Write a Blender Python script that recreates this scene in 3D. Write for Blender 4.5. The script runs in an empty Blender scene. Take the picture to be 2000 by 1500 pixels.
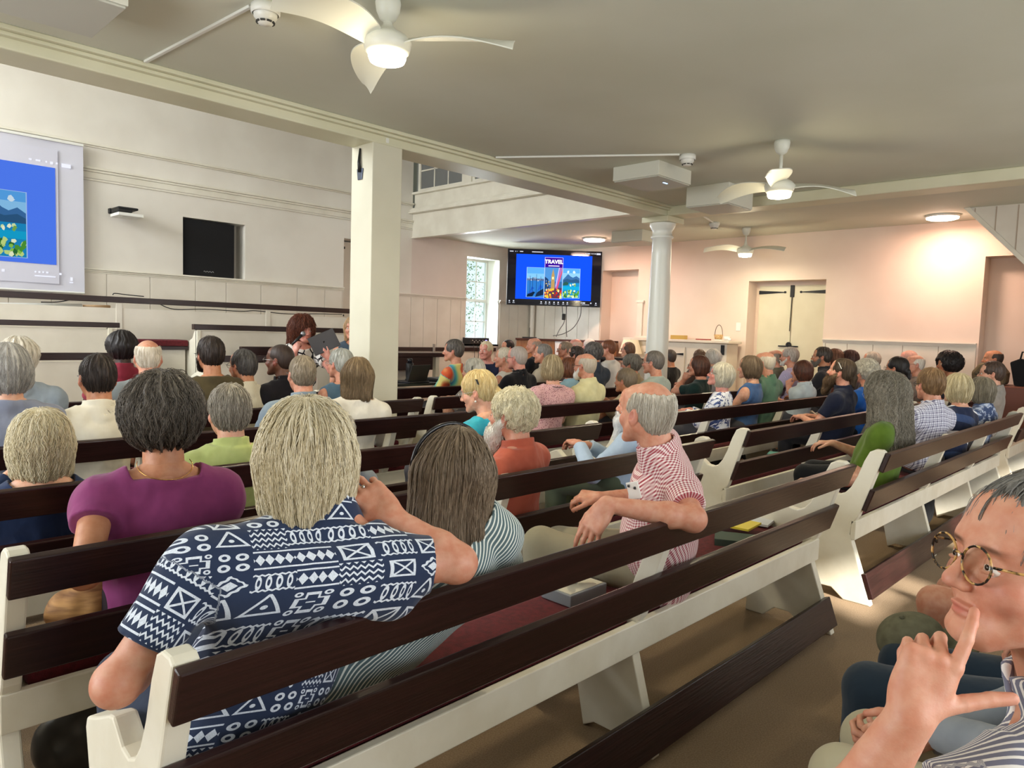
import bpy, bmesh, math, random
import numpy as np
from mathutils import Vector, Matrix
R=math.radians
scn=bpy.context.scene
COL=scn.collection
# ---------------------------------------------------------------- camera
YAW,PIT,ROL,FPX,HC=0.797548854,0.0728456584,0.0318281381,1400.53,1.47
def _cam():
    y,p,r=YAW,PIT,ROL
    f=np.array([math.sin(y)*math.cos(p),math.cos(y)*math.cos(p),-math.sin(p)])
    rt=np.array([math.cos(y),-math.sin(y),0.]); up=np.cross(rt,f)
    return rt*math.cos(r)+up*math.sin(r), -rt*math.sin(r)+up*math.cos(r), f
CR,CU,CF=_cam(); C0=np.array([0,0,HC])
def at(x,y,ax,v):
    'point of the room on the plane ax=v that the photograph shows at pixel x,y'
    d=CR*(x-1000)/FPX-CU*(y-750)/FPX+CF; i='xyz'.index(ax); return C0+d*((v-C0[i])/d[i])
def atd(x,y,dep):
    return C0+(CR*(x-1000)/FPX-CU*(y-750)/FPX+CF)*dep
cd=bpy.data.cameras.new('camera'); cam=bpy.data.objects.new('camera',cd); COL.objects.link(cam)
cam.matrix_world=Matrix(((CR[0],CU[0],-CF[0],0),(CR[1],CU[1],-CF[1],0),(CR[2],CU[2],-CF[2],HC),(0,0,0,1)))
cd.sensor_width=36; cd.lens=36*FPX/2000; cd.clip_start=.02; cd.clip_end=200
scn.camera=cam
# ---------------------------------------------------------------- world, light, exposure
w=bpy.data.worlds.new('world'); scn.world=w; w.use_nodes=True
wn=w.node_tree.nodes; bg=wn['Background']
sky=wn.new('ShaderNodeTexSky'); sky.sky_type='HOSEK_WILKIE'; sky.turbidity=4; sky.sun_direction=(-.5,-.6,.6)
mxw=wn.new('ShaderNodeMix'); mxw.data_type='RGBA'; mxw.inputs[0].default_value=.55
w.node_tree.links.new(sky.outputs[0],mxw.inputs[6]); mxw.inputs[7].default_value=(.9,.95,1,1)
w.node_tree.links.new(mxw.outputs[2],bg.inputs[0]); bg.inputs[1].default_value=1.6
def area(name,loc,direc,sx,sy,power,col):
    l=bpy.data.lights.new(name,'AREA'); l.shape='RECTANGLE'; l.size=sx; l.size_y=sy; l.energy=power; l.color=col
    o=bpy.data.objects.new(name,l); COL.objects.link(o); o.location=loc
    o.rotation_euler=Vector(direc).to_track_quat('-Z','Y').to_euler(); return o
DAY=(.93,.97,1.0)
# daylight through the windows behind and beside the seats and high in the front room
area('window_daylight',(-2.9,3.4,1.75),(1,.1,-.1),3.6,1.5,120,DAY)
area('window_daylight',(1.6,-2.3,1.75),(0,1,-.1),3.2,1.5,90,DAY)
area('window_daylight',(6.6,-2.3,1.75),(0,1,-.25),2.6,1.5,60,DAY)
area('window_daylight',(-2.9,8.0,4.2),(1,0,-.25),3.6,1.8,330,DAY)
area('window_daylight',(9.75,10.75,2.1),(-.2,-1,-.15),.5,1.5,40,DAY)
sl=bpy.data.lights.new('sun','SUN'); sl.energy=13; sl.angle=.04; sl.color=(1,.95,.86)
so=bpy.data.objects.new('sun',sl); COL.objects.link(so); so.rotation_euler=Vector((.32,.75,-.43)).to_track_quat('-Z','Y').to_euler()
scn.view_settings.view_transform='Standard'; scn.view_settings.look='None'; scn.view_settings.gamma=1
scn.view_settings.use_curve_mapping=False; scn.view_settings.exposure=0.38
cy=scn.cycles; cy.max_bounces=6; cy.diffuse_bounces=4; cy.glossy_bounces=3; cy.transmission_bounces=4; cy.transparent_max_bounces=6
cy.caustics_reflective=False; cy.caustics_refractive=False; cy.sample_clamp_indirect=4
# ---------------------------------------------------------------- materials
def lin(c):
    if isinstance(c,str): c=[int(c[i:i+2],16)/255 for i in (0,2,4)]
    return tuple((x/12.92 if x<=.04045 else ((x+.055)/1.055)**2.4) for x in c[:3])+(1.,)
class E:
    'small expression helper that writes math nodes'
    def __init__(s,nt,v): s.nt=nt; s.v=v
    def _o(s,op,*a):
        n=s.nt.nodes.new('ShaderNodeMath'); n.operation=op
        for i,x in enumerate((s,)+a):
            x=x.v if isinstance(x,E) else x
            if isinstance(x,(int,float)): n.inputs[i].default_value=x
            else: s.nt.links.new(x,n.inputs[i])
        return E(s.nt,n.outputs[0])
    def __add__(s,o): return s._o('ADD',o)
    __radd__=__add__
    def __sub__(s,o): return s._o('SUBTRACT',o)
    def __rsub__(s,o): return (s*-1)+o
    def __mul__(s,o): return s._o('MULTIPLY',o)
    __rmul__=__mul__
    def __truediv__(s,o): return s._o('DIVIDE',o)
    def abs(s): return s._o('ABSOLUTE')
    def fr(s): return s._o('FRACT')
    def fl(s): return s._o('FLOOR')
    def sin(s): return s._o('SINE')
    def sqrt(s): return s._o('SQRT')
    def max(s,o): return s._o('MAXIMUM',o)
    def min(s,o): return s._o('MINIMUM',o)
    def lt(s,o): return s._o('LESS_THAN',o)
    def gt(s,o): return s._o('GREATER_THAN',o)
    def pp(s,o): return s._o('PINGPONG',o)
def mixc(nt,fac,a,b):
    n=nt.nodes.new('ShaderNodeMix'); n.data_type='RGBA'
    for i,x in ((0,fac),(6,a),(7,b)):
        x=x.v if isinstance(x,E) else x
        if isinstance(x,(int,float)): n.inputs[i].default_value=x
        elif isinstance(x,(tuple,str)): n.inputs[i].default_value=lin(x)
        else: nt.links.new(x,n.inputs[i])
    return n.outputs[2]
def attr(nt,name='pat'):
    n=nt.nodes.new('ShaderNodeAttribute'); n.attribute_name=name; return n
def sep(nt,s):
    n=nt.nodes.new('ShaderNodeSeparateXYZ'); nt.links.new(s,n.inputs[0]); return [E(nt,n.outputs[i]) for i in range(3)]
def coord(nt,kind='Object'):
    return nt.nodes.new('ShaderNodeTexCoord').outputs[kind]
def noise(nt,vec,scale,detail=2,sc=None,rough=.5):
    if sc:
        m=nt.nodes.new('ShaderNodeMapping'); nt.links.new(vec,m.inputs[0]); m.inputs[3].default_value=sc; vec=m.outputs[0]
    n=nt.nodes.new('ShaderNodeTexNoise'); nt.links.new(vec,n.inputs['Vector']); n.inputs['Scale'].default_value=scale
    n.inputs['Detail'].default_value=detail; n.inputs['Roughness'].default_value=rough; return n.outputs[0]
def ramp(nt,fac,lo,hi):
    n=nt.nodes.new('ShaderNodeMapRange'); nt.links.new(fac.v if isinstance(fac,E) else fac,n.inputs[0])
    n.inputs[1].default_value=lo; n.inputs[2].default_value=hi; n.inputs[3].default_value=0; n.inputs[4].default_value=1; return n.outputs[0]
MC={}
def mat(name,col='888888',rough=.6,fn=None,bump=None,spec=.5,metal=0,emit=None,es=1,sub=0,alpha=None,trans=0,sheen=0):
    if name in MC: return MC[name]
    m=bpy.data.materials.new(name); m.use_nodes=True; nt=m.node_tree; b=nt.nodes['Principled BSDF']
    b.inputs['Roughness'].default_value=rough; b.inputs['Metallic'].default_value=metal; b.inputs['Specular IOR Level'].default_value=spec
    b.inputs['Base Color'].default_value=lin(col)
    if fn: nt.links.new(fn(nt),b.inputs['Base Color'])
    if bump:
        n=nt.nodes.new('ShaderNodeBump'); n.inputs['Strength'].default_value=bump[1]; n.inputs['Distance'].default_value=bump[2] if len(bump)>2 else .01
        nt.links.new(bump[0](nt),n.inputs['Height']); nt.links.new(n.outputs[0],b.inputs['Normal'])
    if emit: b.inputs['Emission Color'].default_value=lin(emit); b.inputs['Emission Strength'].default_value=es
    if sub: b.inputs['Subsurface Weight'].default_value=sub; b.inputs['Subsurface Scale'].default_value=.004
    if trans: b.inputs['Transmission Weight'].default_value=trans
    if sheen: b.inputs['Sheen Weight'].default_value=sheen
    MC[name]=m; return m
def mottle(c1,c2,scale=3,det=3,lo=.35,hi=.65,sc=None):
    return lambda nt: mixc(nt,ramp(nt,noise(nt,coord(nt),scale,det,sc),lo,hi),c1,c2)
def nz(scale,det=2,sc=None): return lambda nt: noise(nt,coord(nt),scale,det,sc)
WHITE=mat('plaster_white',fn=mottle('e9e4da','dfd9ce',1.3),rough=.75,bump=(nz(40),.05))
PINKW=mat('plaster_warm',fn=mottle('e9d7c8','e3cfbf',1.3),rough=.75,bump=(nz(40),.05))
CEIL=mat('ceiling_paint',fn=mottle('d6d7c8','cfd0bf',.9),rough=.8)
TRIM=mat('trim_cream',fn=mottle('e8e3d4','ded8c8',4),rough=.4,bump=(nz(30,3),.06))
BEAM=mat('beam_cream',fn=mottle('dedbc0','d6d3b6',2),rough=.45)
PANEL=mat('board_cream',fn=mottle('e4ddd0','dcd4c6',3),rough=.5)
PEWW=mat('pew_cream_paint',fn=mottle('e9e4d3','dcd5c0',6,4,.4,.75),rough=.38,bump=(nz(25,4),.1))
def woodfn(nt):
    v=coord(nt); a=noise(nt,v,6,5,(.6,8,14)); 
    return mixc(nt,ramp(nt,a,.3,.8),'200e0d','341a18')
PEWD=mat('pew_dark_maroon_paint',fn=woodfn,rough=.3,bump=(lambda nt:noise(nt,coord(nt),8,4,(.8,12,18)),.12))
MAROON=mat('maroon_cushion',fn=mottle('6a1a22','521219',40,3),rough=.95,bump=(nz(260,2),.5,.004),sheen=.05)
CARPET=mat('carpet_beige',fn=mottle('a08a72','8f7a62',160,3),rough=.98,bump=(nz(300,2),.6,.006),spec=.1)
BLACK=mat('black_plastic','121214',.45)
BLACKC=mat('black_cloth',fn=mottle('0c0c0e','131316',120),rough=.95)
IRON=mat('black_iron','17171a',.5,metal=.4)
WPL=mat('white_plastic','e6e6df',.35)
WPL2=mat('white_enamel','dcdccf',.4)
LAMP=mat('lamp_glow','ffffff',emit='fff0cf',es=16)
def clearmat(name,tint='ffffff',g=.12):
    m=bpy.data.materials.new(name); m.use_nodes=True; nt=m.node_tree; nt.nodes.remove(nt.nodes['Principled BSDF']); a=nt.nodes.new('ShaderNodeBsdfTransparent'); a.inputs[0].default_value=lin(tint); b=nt.nodes.new('ShaderNodeBsdfGlossy'); b.inputs['Roughness'].default_value=.03; x=nt.nodes.new('ShaderNodeMixShader'); x.inputs[0].default_value=g
    nt.links.new(a.outputs[0],x.inputs[1]); nt.links.new(b.outputs[0],x.inputs[2]); nt.links.new(x.outputs[0],nt.nodes['Material Output'].inputs[0]); MC[name]=m; return m
LAMPP=mat('flush_lamp_glow','ffffff',emit='ffdccb',es=14)
# ---------------------------------------------------------------- mesh helpers
def tag(o,label=None,cat=None,group=None,kind=None):
    if label:o['label']=label
    if cat:o['category']=cat
    if group:o['group']=group
    if kind:o['kind']=kind
    return o
def empty(name,loc=(0,0,0),label=None,cat=None,group=None,kind=None,rz=0):
    o=bpy.data.objects.new(name,None); o.empty_display_size=.1; COL.objects.link(o); o.location=loc; o.rotation_euler=(0,0,rz)
    return tag(o,label,cat,group,kind)
class MB:
    'collects boxes, prisms and tubes in world coordinates'
    def __init__(s): s.v=[]; s.f=[]; s.mi=[]; s.m=0
    def add(s,vs,fs):
        n=len(s.v); s.v+= [tuple(map(float,p)) for p in vs]; s.f+=[tuple(i+n for i in f) for f in fs]; s.mi+=[s.m]*len(fs); return s
    def box(s,x0,x1,y0,y1,z0,z1):
        p=[(x,y,z) for x in (x0,x1) for y in (y0,y1) for z in (z0,z1)]
        return s.add(p,[(0,1,3,2),(4,6,7,5),(0,4,5,1),(2,3,7,6),(0,2,6,4),(1,5,7,3)])
    def obox(s,c,ax,ay,az,hx,hy,hz):
        c=Vector(c);ax=Vector(ax).normalized()*hx;ay=Vector(ay).normalized()*hy;az=Vector(az).normalized()*hz
        p=[c+a*ax+b*ay+d*az for a in (-1,1) for b in (-1,1) for d in (-1,1)]
        return s.add(p,[(0,1,3,2),(4,6,7,5),(0,4,5,1),(2,3,7,6),(0,2,6,4),(1,5,7,3)])
    def prism(s,poly,axis,a,b):
        def P(q,t):
            return {'x':(t,q[0],q[1]),'y':(q[0],t,q[1]),'z':(q[0],q[1],t)}[axis]
        n=len(poly); vs=[P(q,a) for q in poly]+[P(q,b) for q in poly]
        return s.add(vs,[tuple(range(n))[::-1],tuple(range(n,2*n))]+[(i,(i+1)%n,(i+1)%n+n,i+n) for i in range(n)])
    def tube(s,pts,r,seg=8,cap=True,flat=None):
        pts=[Vector(p) for p in pts]; n=len(pts); rs=r if isinstance(r,(list,tuple)) else [r]*n
        prev=None; vs=[]
        for i,p in enumerate(pts):
            t=(pts[min(i+1,n-1)]-pts[max(i-1,0)]); t=t.normalized() if t.length>1e-9 else Vector((0,0,1))
            if prev is None: a=t.orthogonal().normalized()
            else:
                a=prev-t*prev.dot(t); a=a.normalized() if a.length>1e-6 else t.orthogonal().normalized()
            prev=a; b=t.cross(a)
            for k in range(seg):
                an=2*math.pi*k/seg; vs.append(p+(a*math.cos(an)+b*math.sin(an))*rs[i])
        fs=[(i*seg+k,i*seg+(k+1)%seg,(i+1)*seg+(k+1)%seg,(i+1)*seg+k) for i in range(n-1) for k in range(seg)]
        if cap: fs+=[tuple(range(seg))[::-1],tuple(range((n-1)*seg,n*seg))]
        return s.add(vs,fs)
    def lathe(s,c,prof,seg=24,axis='z',a0=0,a1=2*math.pi):
        c=Vector(c); vs=[];n=len(prof)
        for k in range(seg):
            an=2*math.pi*k/seg
            for r,z in prof:
                q=(r*math.cos(an),r*math.sin(an),z)
                if axis=='y': q=(q[0],-q[2],q[1])
                if axis=='x': q=(q[2],q[0],q[1])
                vs.append(c+Vector(q))
        fs=[(k*n+i,((k+1)%seg)*n+i,((k+1)%seg)*n+i+1,k*n+i+1) for k in range(seg) for i in range(n-1)]
        return s.add(vs,fs)
    def grid(s,P):
        n=len(P);m=len(P[0]); return s.add([p for r in P for p in r],[(i*m+j,i*m+j+1,(i+1)*m+j+1,(i+1)*m+j) for i in range(n-1) for j in range(m-1)])
    def build(s,name,m,parent=None,bev=0,smooth=False,at=(0,0,0),seg=2):
        me=bpy.data.meshes.new(name); off=Vector(at)
        if parent is not None: off=Vector(parent_world(parent))
        me.from_pydata([tuple(Vector(p)-off) for p in s.v],[],s.f)
        for q in (m if isinstance(m,(list,tuple)) else [m]): me.materials.append(q)
        if isinstance(m,(list,tuple)): me.polygons.foreach_set('material_index',s.mi)
        bm=bmesh.new(); bm.from_mesh(me); bmesh.ops.recalc_face_normals(bm,faces=bm.faces); bm.to_mesh(me); bm.free()
        if smooth: me.polygons.foreach_set('use_smooth',[True]*len(me.polygons))
        o=bpy.data.objects.new(name,me); COL.objects.link(o)
        if parent is not None: o.parent=parent
        else: o.location=at
        if bev:
            b=o.modifiers.new('bevel','BEVEL'); b.width=bev; b.segments=seg; b.limit_method='ANGLE'; b.angle_limit=R(40)
        return o
def parent_world(o):
    v=Vector((0,0,0))
    while o is not None: v+=Vector(o.location); o=o.parent
    return v
def sphere(name,c,r,m,parent=None,sc=(1,1,1),seg=16):
    bm=bmesh.new(); bmesh.ops.create_uvsphere(bm,u_segments=seg,v_segments=max(8,seg//2+2),radius=1)
    me=bpy.data.meshes.new(name); 
    off=parent_world(parent) if parent is not None else Vector((0,0,0))
    for v in bm.verts: v.co=Vector((v.co.x*r*sc[0],v.co.y*r*sc[1],v.co.z*r*sc[2]))+Vector(c)-off
    for f in bm.faces: f.smooth=True
    bm.to_mesh(me); bm.free(); me.materials.append(m); o=bpy.data.objects.new(name,me); COL.objects.link(o)
    if parent is not None:o.parent=parent
    return o
def text(name,s,size,m,parent,loc,ax,up,align='CENTER',bold=0):
    'flat lettering; ax reading direction, up letter up'
    cu=bpy.data.curves.new(name,'FONT'); cu.body=s; cu.size=size; cu.align_x=align; cu.align_y='CENTER'; cu.extrude=.0004; cu.offset=bold
    o=bpy.data.objects.new('tmp',cu); COL.objects.link(o); dg=bpy.context.evaluated_depsgraph_get(); me=bpy.data.meshes.new_from_object(o.evaluated_get(dg)); 
    bpy.data.objects.remove(o); ax=Vector(ax).normalized(); up=Vector(up).normalized(); n=ax.cross(up)
    me.transform(Matrix(((ax.x,up.x,n.x,0),(ax.y,up.y,n.y,0),(ax.z,up.z,n.z,0),(0,0,0,1)))); me.transform(Matrix.Translation(Vector(loc)-(parent_world(parent) if parent else Vector())))
    me.materials.clear(); me.materials.append(m); t=bpy.data.objects.new(name,me); COL.objects.link(t); t.parent=parent; return t
# ================================================================ the room
XW,YF,ZC,XL,YB=11.2,10.4,3.15,-3.0,-2.6
GX=7.98; ZT=5.6
def st(mb,name,m,**k): return tag(mb.build(name,m,**k),kind='structure')
st(MB().box(XL-.2,XW+.6,YB-.2,YF+.6,-.12,0),'floor',CARPET)
def wall_holes(mb,ax,p,t,a0,a1,z0,z1,holes):
    'wall slab on plane ax=p, thickness t, with rectangular holes (a0,a1,z0,z1)'
    A=sorted({a0,a1}|{h[0] for h in holes}|{h[1] for h in holes}); Z=sorted({z0,z1}|{h[2] for h in holes}|{h[3] for h in holes})
    for i in range(len(A)-1):
        for j in range(len(Z)-1):
            ca,cz=(A[i]+A[i+1])/2,(Z[j]+Z[j+1])/2
            if any(h[0]<ca<h[1] and h[2]<cz<h[3] for h in holes): continue
            if ax=='y': mb.box(A[i],A[i+1],min(p,p+t),max(p,p+t),Z[j],Z[j+1])
            else: mb.box(min(p,p+t),max(p,p+t),A[i],A[i+1],Z[j],Z[j+1])
    return mb
# front wall: box recess, doorway beside the pillar, window
fw=MB(); wall_holes(fw,'y',YF,.45,XL,GX,0,ZT,[(3.99,4.89,2.12,2.92),(6.58,7.35,0,2.92)]); fw.box(3.9,5,YF+.3,YF+.44,2,3).box(6.5,7.45,YF+.40,YF+.44,0,3)
st(fw,'wall_front',WHITE)
fw=MB(); wall_holes(fw,'y',YF,.45,GX,XW,0,ZC+.25,[(9.3,10.2,1.2,2.9)]); st(fw,'wall_front_right',mat('plaster_rose_grey',fn=mottle('e0d4cb','d9ccc2',1.3),rough=.75))
bw=MB(); wall_holes(bw,'x',XW,.5,YB,YF,0,ZC+.25,[(7.74,8.57,0,2.70),(4.31,5.56,0,2.42),(YB+.6,2.26,0,2.66)]); bw.box(XW+.34,XW+.5,YB,YF+.4,0,3)
st(bw,'wall_right',PINKW)
# walls beside and behind the camera with their windows
LW=[(1.6,2.6,.9,2.6),(2.9,3.9,.9,2.6),(4.3,5.2,.9,2.6),(6.2,7.2,3.3,5.1),(7.6,8.6,3.3,5.1),(9,9.9,3.3,5.1)]
st(wall_holes(MB(),'x',XL,-.3,YB,YF+.4,0,ZT,LW),'wall_left',WHITE)
BW=[(2.2,3.3,1.75,2.65),(4.2,5.2,1.75,2.65),(6.1,7.1,1.75,2.65),(7.7,8.7,1.75,2.65)]
st(wall_holes(MB(),'y',YB,-.3,XL,XW+.4,0,ZC+.3,BW),'wall_back',WHITE)
st(MB().box(XL,8.1,YB,5.2,ZC,ZC+.25).box(8.1,XW+.4,YB,YF+.4,ZC,ZC+.25),'ceiling',CEIL)
st(MB().box(XL,XW+.4,5.53,YF+.4,ZT,ZT+.2),'ceiling_high',CEIL)
st(MB().box(XL,XW+.4,5.2,5.53,ZC+.15,ZT),'wall_above_beam',WHITE)
# gallery room behind the sashes
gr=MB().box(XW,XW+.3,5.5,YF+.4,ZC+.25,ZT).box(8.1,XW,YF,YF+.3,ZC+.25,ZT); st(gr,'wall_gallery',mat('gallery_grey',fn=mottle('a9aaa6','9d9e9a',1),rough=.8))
# beam over the pillar and column, with its ceiling trim
st(MB().box(XL,8.43,5.2,5.53,3.03,ZC+.15),'trim_1',BEAM,bev=.012)
tr=MB(); tr.box(XL,8.1,5.115,5.2,ZC-.03,ZC).box(XL,8.1,5.15,5.2,ZC-.055,ZC-.03); st(tr,'trim_2',BEAM,bev=.006)
st(MB().box(8.1,8.43,YB,5.2,3.03,ZC),'trim_3',BEAM,bev=.012)
# gallery front: fascia, mouldings and upper panel
g=MB().box(GX,GX+.16,5.5,YF,3.09,3.50); st(g,'trim_4',TRIM,bev=.006)
g=MB(); 
for z0,z1,d in ((3.50,3.53,.10),(3.53,3.57,.07),(3.57,3.60,.035),(3.07,3.095,.03)): g.box(GX-d,GX+.1,5.53,YF,z0,z1)
st(g,'trim_5',TRIM,bev=.006)
st(MB().box(GX+.04,GX+.14,5.5,YF,3.6,3.84),'trim_6',TRIM)
st(MB().box(GX-.03,GX+.16,5.53,YF,3.84,3.88),'trim_7',TRIM,bev=.008)
# gallery sash windows
GLZ=mat('old_grey_glass','8b8d8c',.12,spec=.6,trans=.35)
GL=clearmat('window_glass','f4fbff',.06)
def sash(name,ax,p,a0,a1,z0,z1,na,nz_,fr,bar,m,dep=.05,midrail=None,label=None):
    f=MB()
    def bx(a,b,c,d,e=0):
        if ax=='x': f.box(p-dep/2+e,p+dep/2-e,a,b,c,d)
        else: f.box(a,b,p-dep/2+e,p+dep/2-e,c,d)
    bx(a0,a0+fr,z0,z1);bx(a1-fr,a1,z0,z1);bx(a0+fr,a1-fr,z0,z0+fr);bx(a0+fr,a1-fr,z1-fr,z1)
    if midrail: bx(a0+fr,a1-fr,midrail-.02,midrail+.02)
    for i in range(1,na): q=a0+fr+(a1-a0-2*fr)*i/na; bx(q-bar/2,q+bar/2,z0+fr,z1-fr,.012)
    for i in range(1,nz_): q=z0+fr+(z1-z0-2*fr)*i/nz_; bx(a0+fr,a1-fr,q-bar/2,q+bar/2,.012)
    o=tag(f.build(name,m),kind='structure')
    return o
def gl(ax,p,a0,a1,z0,z1,parent,m):
    b=MB()
    if ax=='x': b.box(p-.003,p+.003,a0,a1,z0,z1)
    else: b.box(a0,a1,p-.003,p+.003,z0,z1)
    o=b.build('pane',m,parent); return o
gy=[(9.12,YF-.05),(7.55,8.92),(6.0,7.35)]
for i,(a,b) in enumerate(gy):
    o=sash('window_%d'%(i+2),'x',GX+.1,a,b,3.88,4.95,3,3,.06,.022,TRIM); gl('x',GX+.1,a,b,3.88,4.95,o,GLZ)
g=MB()
for a,b in ((8.92,9.12),(7.35,7.55),(5.53,6.0)): g.box(GX+.05,GX+.16,a,b,3.88,5.0)
g.box(GX+.04,GX+.16,5.53,YF,4.95,ZT); st(g,'trim_8',TRIM)
# front wall mouldings, chair rails and boarding
m=MB()
for z,d,h in ((3.69,.045,.03),(3.665,.02,.025),(3.39,.05,.03),(3.36,.03,.03),(3.235,.02,.015)): m.box(XL,GX,YF-d,YF,z-h,z)
m.box(XL,GX,YF-.015,YF,3.25,3.33); st(m,'trim_9',TRIM,bev=.005)
def rail(mb,ax,p,a,b,z):
    for h0,h1,d in ((-.05,-.03,.018),(-.03,-.008,.03),(-.008,.012,.05)):
        if ax=='y': mb.box(a,b,p-d,p,z+h0,z+h1)
        else: mb.box(p-d,p,a,b,z+h0,z+h1)
m=MB(); rail(m,'y',YF,XL,6.58,2.1); st(m,'trim_10',TRIM,bev=.004)
m=MB(); rail(m,'y',YF,7.35,9.3,2.08); rail(m,'y',YF,10.2,XW,2.08); st(m,'trim_11',PANEL,bev=.004)
def boards(name,ax,p,a,b,z0,z1,step,m,d=.015,seed=1):
    q=MB(); rnd=random.Random(seed); x=a
    while x<b-.02:
        w=min(step*rnd.uniform(.8,1.2),b-x)
        if ax=='y': q.box(x+.003,x+w-.003,p-d,p,z0,z1)
        else: q.box(p-d,p,x+.003,x+w-.003,z0,z1)
        x+=w
    return st(q,name,m,bev=.004)
boards('trim_12','y',YF,XL,6.55,.05,2.05,.55,PANEL)
boards('trim_13','y',YF,7.38,9.28,.05,2.03,.31,PANEL,seed=3); boards('trim_14','y',YF,10.22,11.18,.05,2.03,.31,PANEL,seed=4)
boards('trim_15','x',XW,8.59,YF-.02,.05,2.03,.26,PANEL,seed=5)
m=MB(); rail(m,'x',XW,2.28,4.30,1.50); st(m,'trim_16',PANEL,bev=.004)
boards('trim_17','x',XW,2.28,4.30,.05,1.45,.4,PANEL,seed=6)
m=MB(); m.box(XW-.035,XW,7.60,7.72,0,2.11).box(XW-.05,XW,7.57,7.74,2.08,2.12); st(m,'trim_18',PANEL,bev=.004)
# window in the front wall with deep white reveal
WF=mat('window_white_paint','f0efe6',.35)
o=sash('window_1','y',YF+.36,9.3,10.2,1.2,2.9,3,4,.05,.02,WF,midrail=2.08); gl('y',YF+.36,9.3,10.2,1.2,2.9,o,GL)
m=MB().box(9.26,10.24,YF+.0,YF+.33,1.17,1.2).box(9.3,9.312,YF,YF+.33,1.2,2.9).box(10.185,10.199,YF,YF+.33,1.2,2.9).box(9.3,10.2,YF,YF+.33,2.885,2.899); st(m,'window_1_sill',WF)
m=MB().box(10.17,10.2,YF+.01,YF+.33,2.03,2.09); st(m,'trim_19',WF)
# foliage seen outside
def leaf(nt): 
    n=noise(nt,coord(nt),9,6); return mixc(nt,ramp(nt,n,.35,.62),'7fa06a','e6f2e2')
LEAF=mat('tree_leaves',fn=mottle('8cb074','c0d8a8',20,4),rough=.7)
def bush(name,c,r,n,label):
    b=MB(); rnd=random.Random(n)
    for i in range(n):
        u=Vector((rnd.gauss(0,1),rnd.gauss(0,1),rnd.gauss(0,1))).normalized()*r*rnd.uniform(.5,1)
        p=Vector(c)+Vector((u.x,u.y,u.z*1.1)); a=Vector((rnd.gauss(0,1),rnd.gauss(0,1),rnd.gauss(0,1))).normalized(); d=a.orthogonal().normalized(); e=a.cross(d); s=rnd.uniform(.02,.05)
        b.add([p-d*s,p+e*s*.5,p+d*s,p-e*s*.5],[(0,1,2,3)])
    root=empty(name,(c[0],c[1],0),label,'tree'); b.build('foliage',LEAF,root); MB().tube([(c[0],c[1],0),(c[0]+.1,c[1],c[2])],[.12,.07]).build('trunk',mat('bark','5a4a3a',.9),root,smooth=True)
bush('tree',(11.3,14.2,2.6),1.7,5200,'green leafy tree outside the tall white window')
st(MB().box(-20,40,11.1,45,-.4,-.35),'ground',mat('lawn',fn=mottle('7f9a58','9bb173',2),rough=.9))
# other windows
for i,(a,b,c,d) in enumerate(LW): o=sash('window_%d'%(i+10),'x',XL-.2,a,b,c,d,3,4,.05,.02,WF)
for i,(a,b,c,d) in enumerate(BW): o=sash('window_%d'%(i+20),'y',YB-.2,a,b,c,d,3,4,.05,.02,WF)
# doorway beside the pillar: narrow board door with iron hinges
m=MB(); m.box(6.60,7.33,YF+.30,YF+.34,0,2.9); o=st(m,'door_1',PANEL)
MB().box(6.60,6.78,YF+.28,YF+.30,2.78,2.82).box(6.60,6.78,YF+.28,YF+.30,1.64,1.67).build('hinge',IRON,o)
# double doors in the right wall
for nm,a,b,hn in (('door_2',4.94,5.50,1),('door_3',4.36,4.93,-1)):
    o=st(MB().box(XW+.28,XW+.32,a,b,0,2.36),nm,mat('door_cream',fn=mottle('ddd6bd','d3cbb0',2),rough=.45),bev=.004)
    y0=b if hn>0 else a; y1=y0-hn*.44; h=MB()
    h.prism([(y0,2.22),(y1,2.245),(y1,2.255),(y0,2.28)],'x',XW+.262,XW+.28); h.lathe((XW+.27,y1,2.25),[(0,-.008),(.018,-.008),(.018,.008),(0,.008)],10,'x'); h.build('strap_hinge',IRON,o)
    if hn>0:
        MB().box(XW+.255,XW+.28,4.91,4.97,2.17,2.36).tube([(XW+.265,4.94,2.2),(XW+.265,4.95,1.62)],.006,6).build('bolt',IRON,o)
        MB().box(XW+.25,XW+.28,4.80,5.12,1.365,1.385).build('latch',IRON,o)
        MB().lathe((XW+.25,4.94,1.40),[(.012,-.02),(.045,-.02),(.045,0),(.012,0)],12,'x').build('latch_handle',IRON,o)
# reveal linings of niches and doorway
for i,(a,b,z) in enumerate(((7.74,8.57,2.7),(4.31,5.56,2.42),(YB+.6,2.26,2.66))):
    st(MB().box(XW+.3,XW+.335,a-.1,b+.1,0,z+.1),'trim_%d'%(20+i),PINKW)
# square pillar
pr=empty('square_pillar',(3.715,5.365,0),None,None,kind='structure'); 
pil=MB().box(3.56,3.87,5.205,5.525,0,3.035).build('pillar_shaft',mat('pillar_paint',fn=mottle('dcd8c4','d3cfba',1.5),rough=.5),pr,bev=.008); pil['kind']='structure'
# round column with turned capital
cr=empty('round_column',(8.26,5.36,0),None,None,kind='structure')
pf=[(.20,0),(.20,.08),(.175,.12),(.165,.16),(.155,.2)]+[(.155-.028*(t**1.6),.2+2.56*t) for t in [i/12 for i in range(13)]]+[(.145,2.765),(.15,2.78),(.145,2.795),(.13,2.80),(.128,2.86),(.14,2.875),(.15,2.89),(.168,2.93),(.17,2.955),(.17,2.96)]
c=MB().lathe((8.26,5.36,0),pf,40).build('column_shaft',mat('column_white','e4e4da',.3),cr,smooth=True); c['kind']='structure'
c=MB().box(8.06,8.46,5.16,5.56,2.96,3.03).build('abacus',BEAM,cr,bev=.006); c['kind']='structure'
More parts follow.
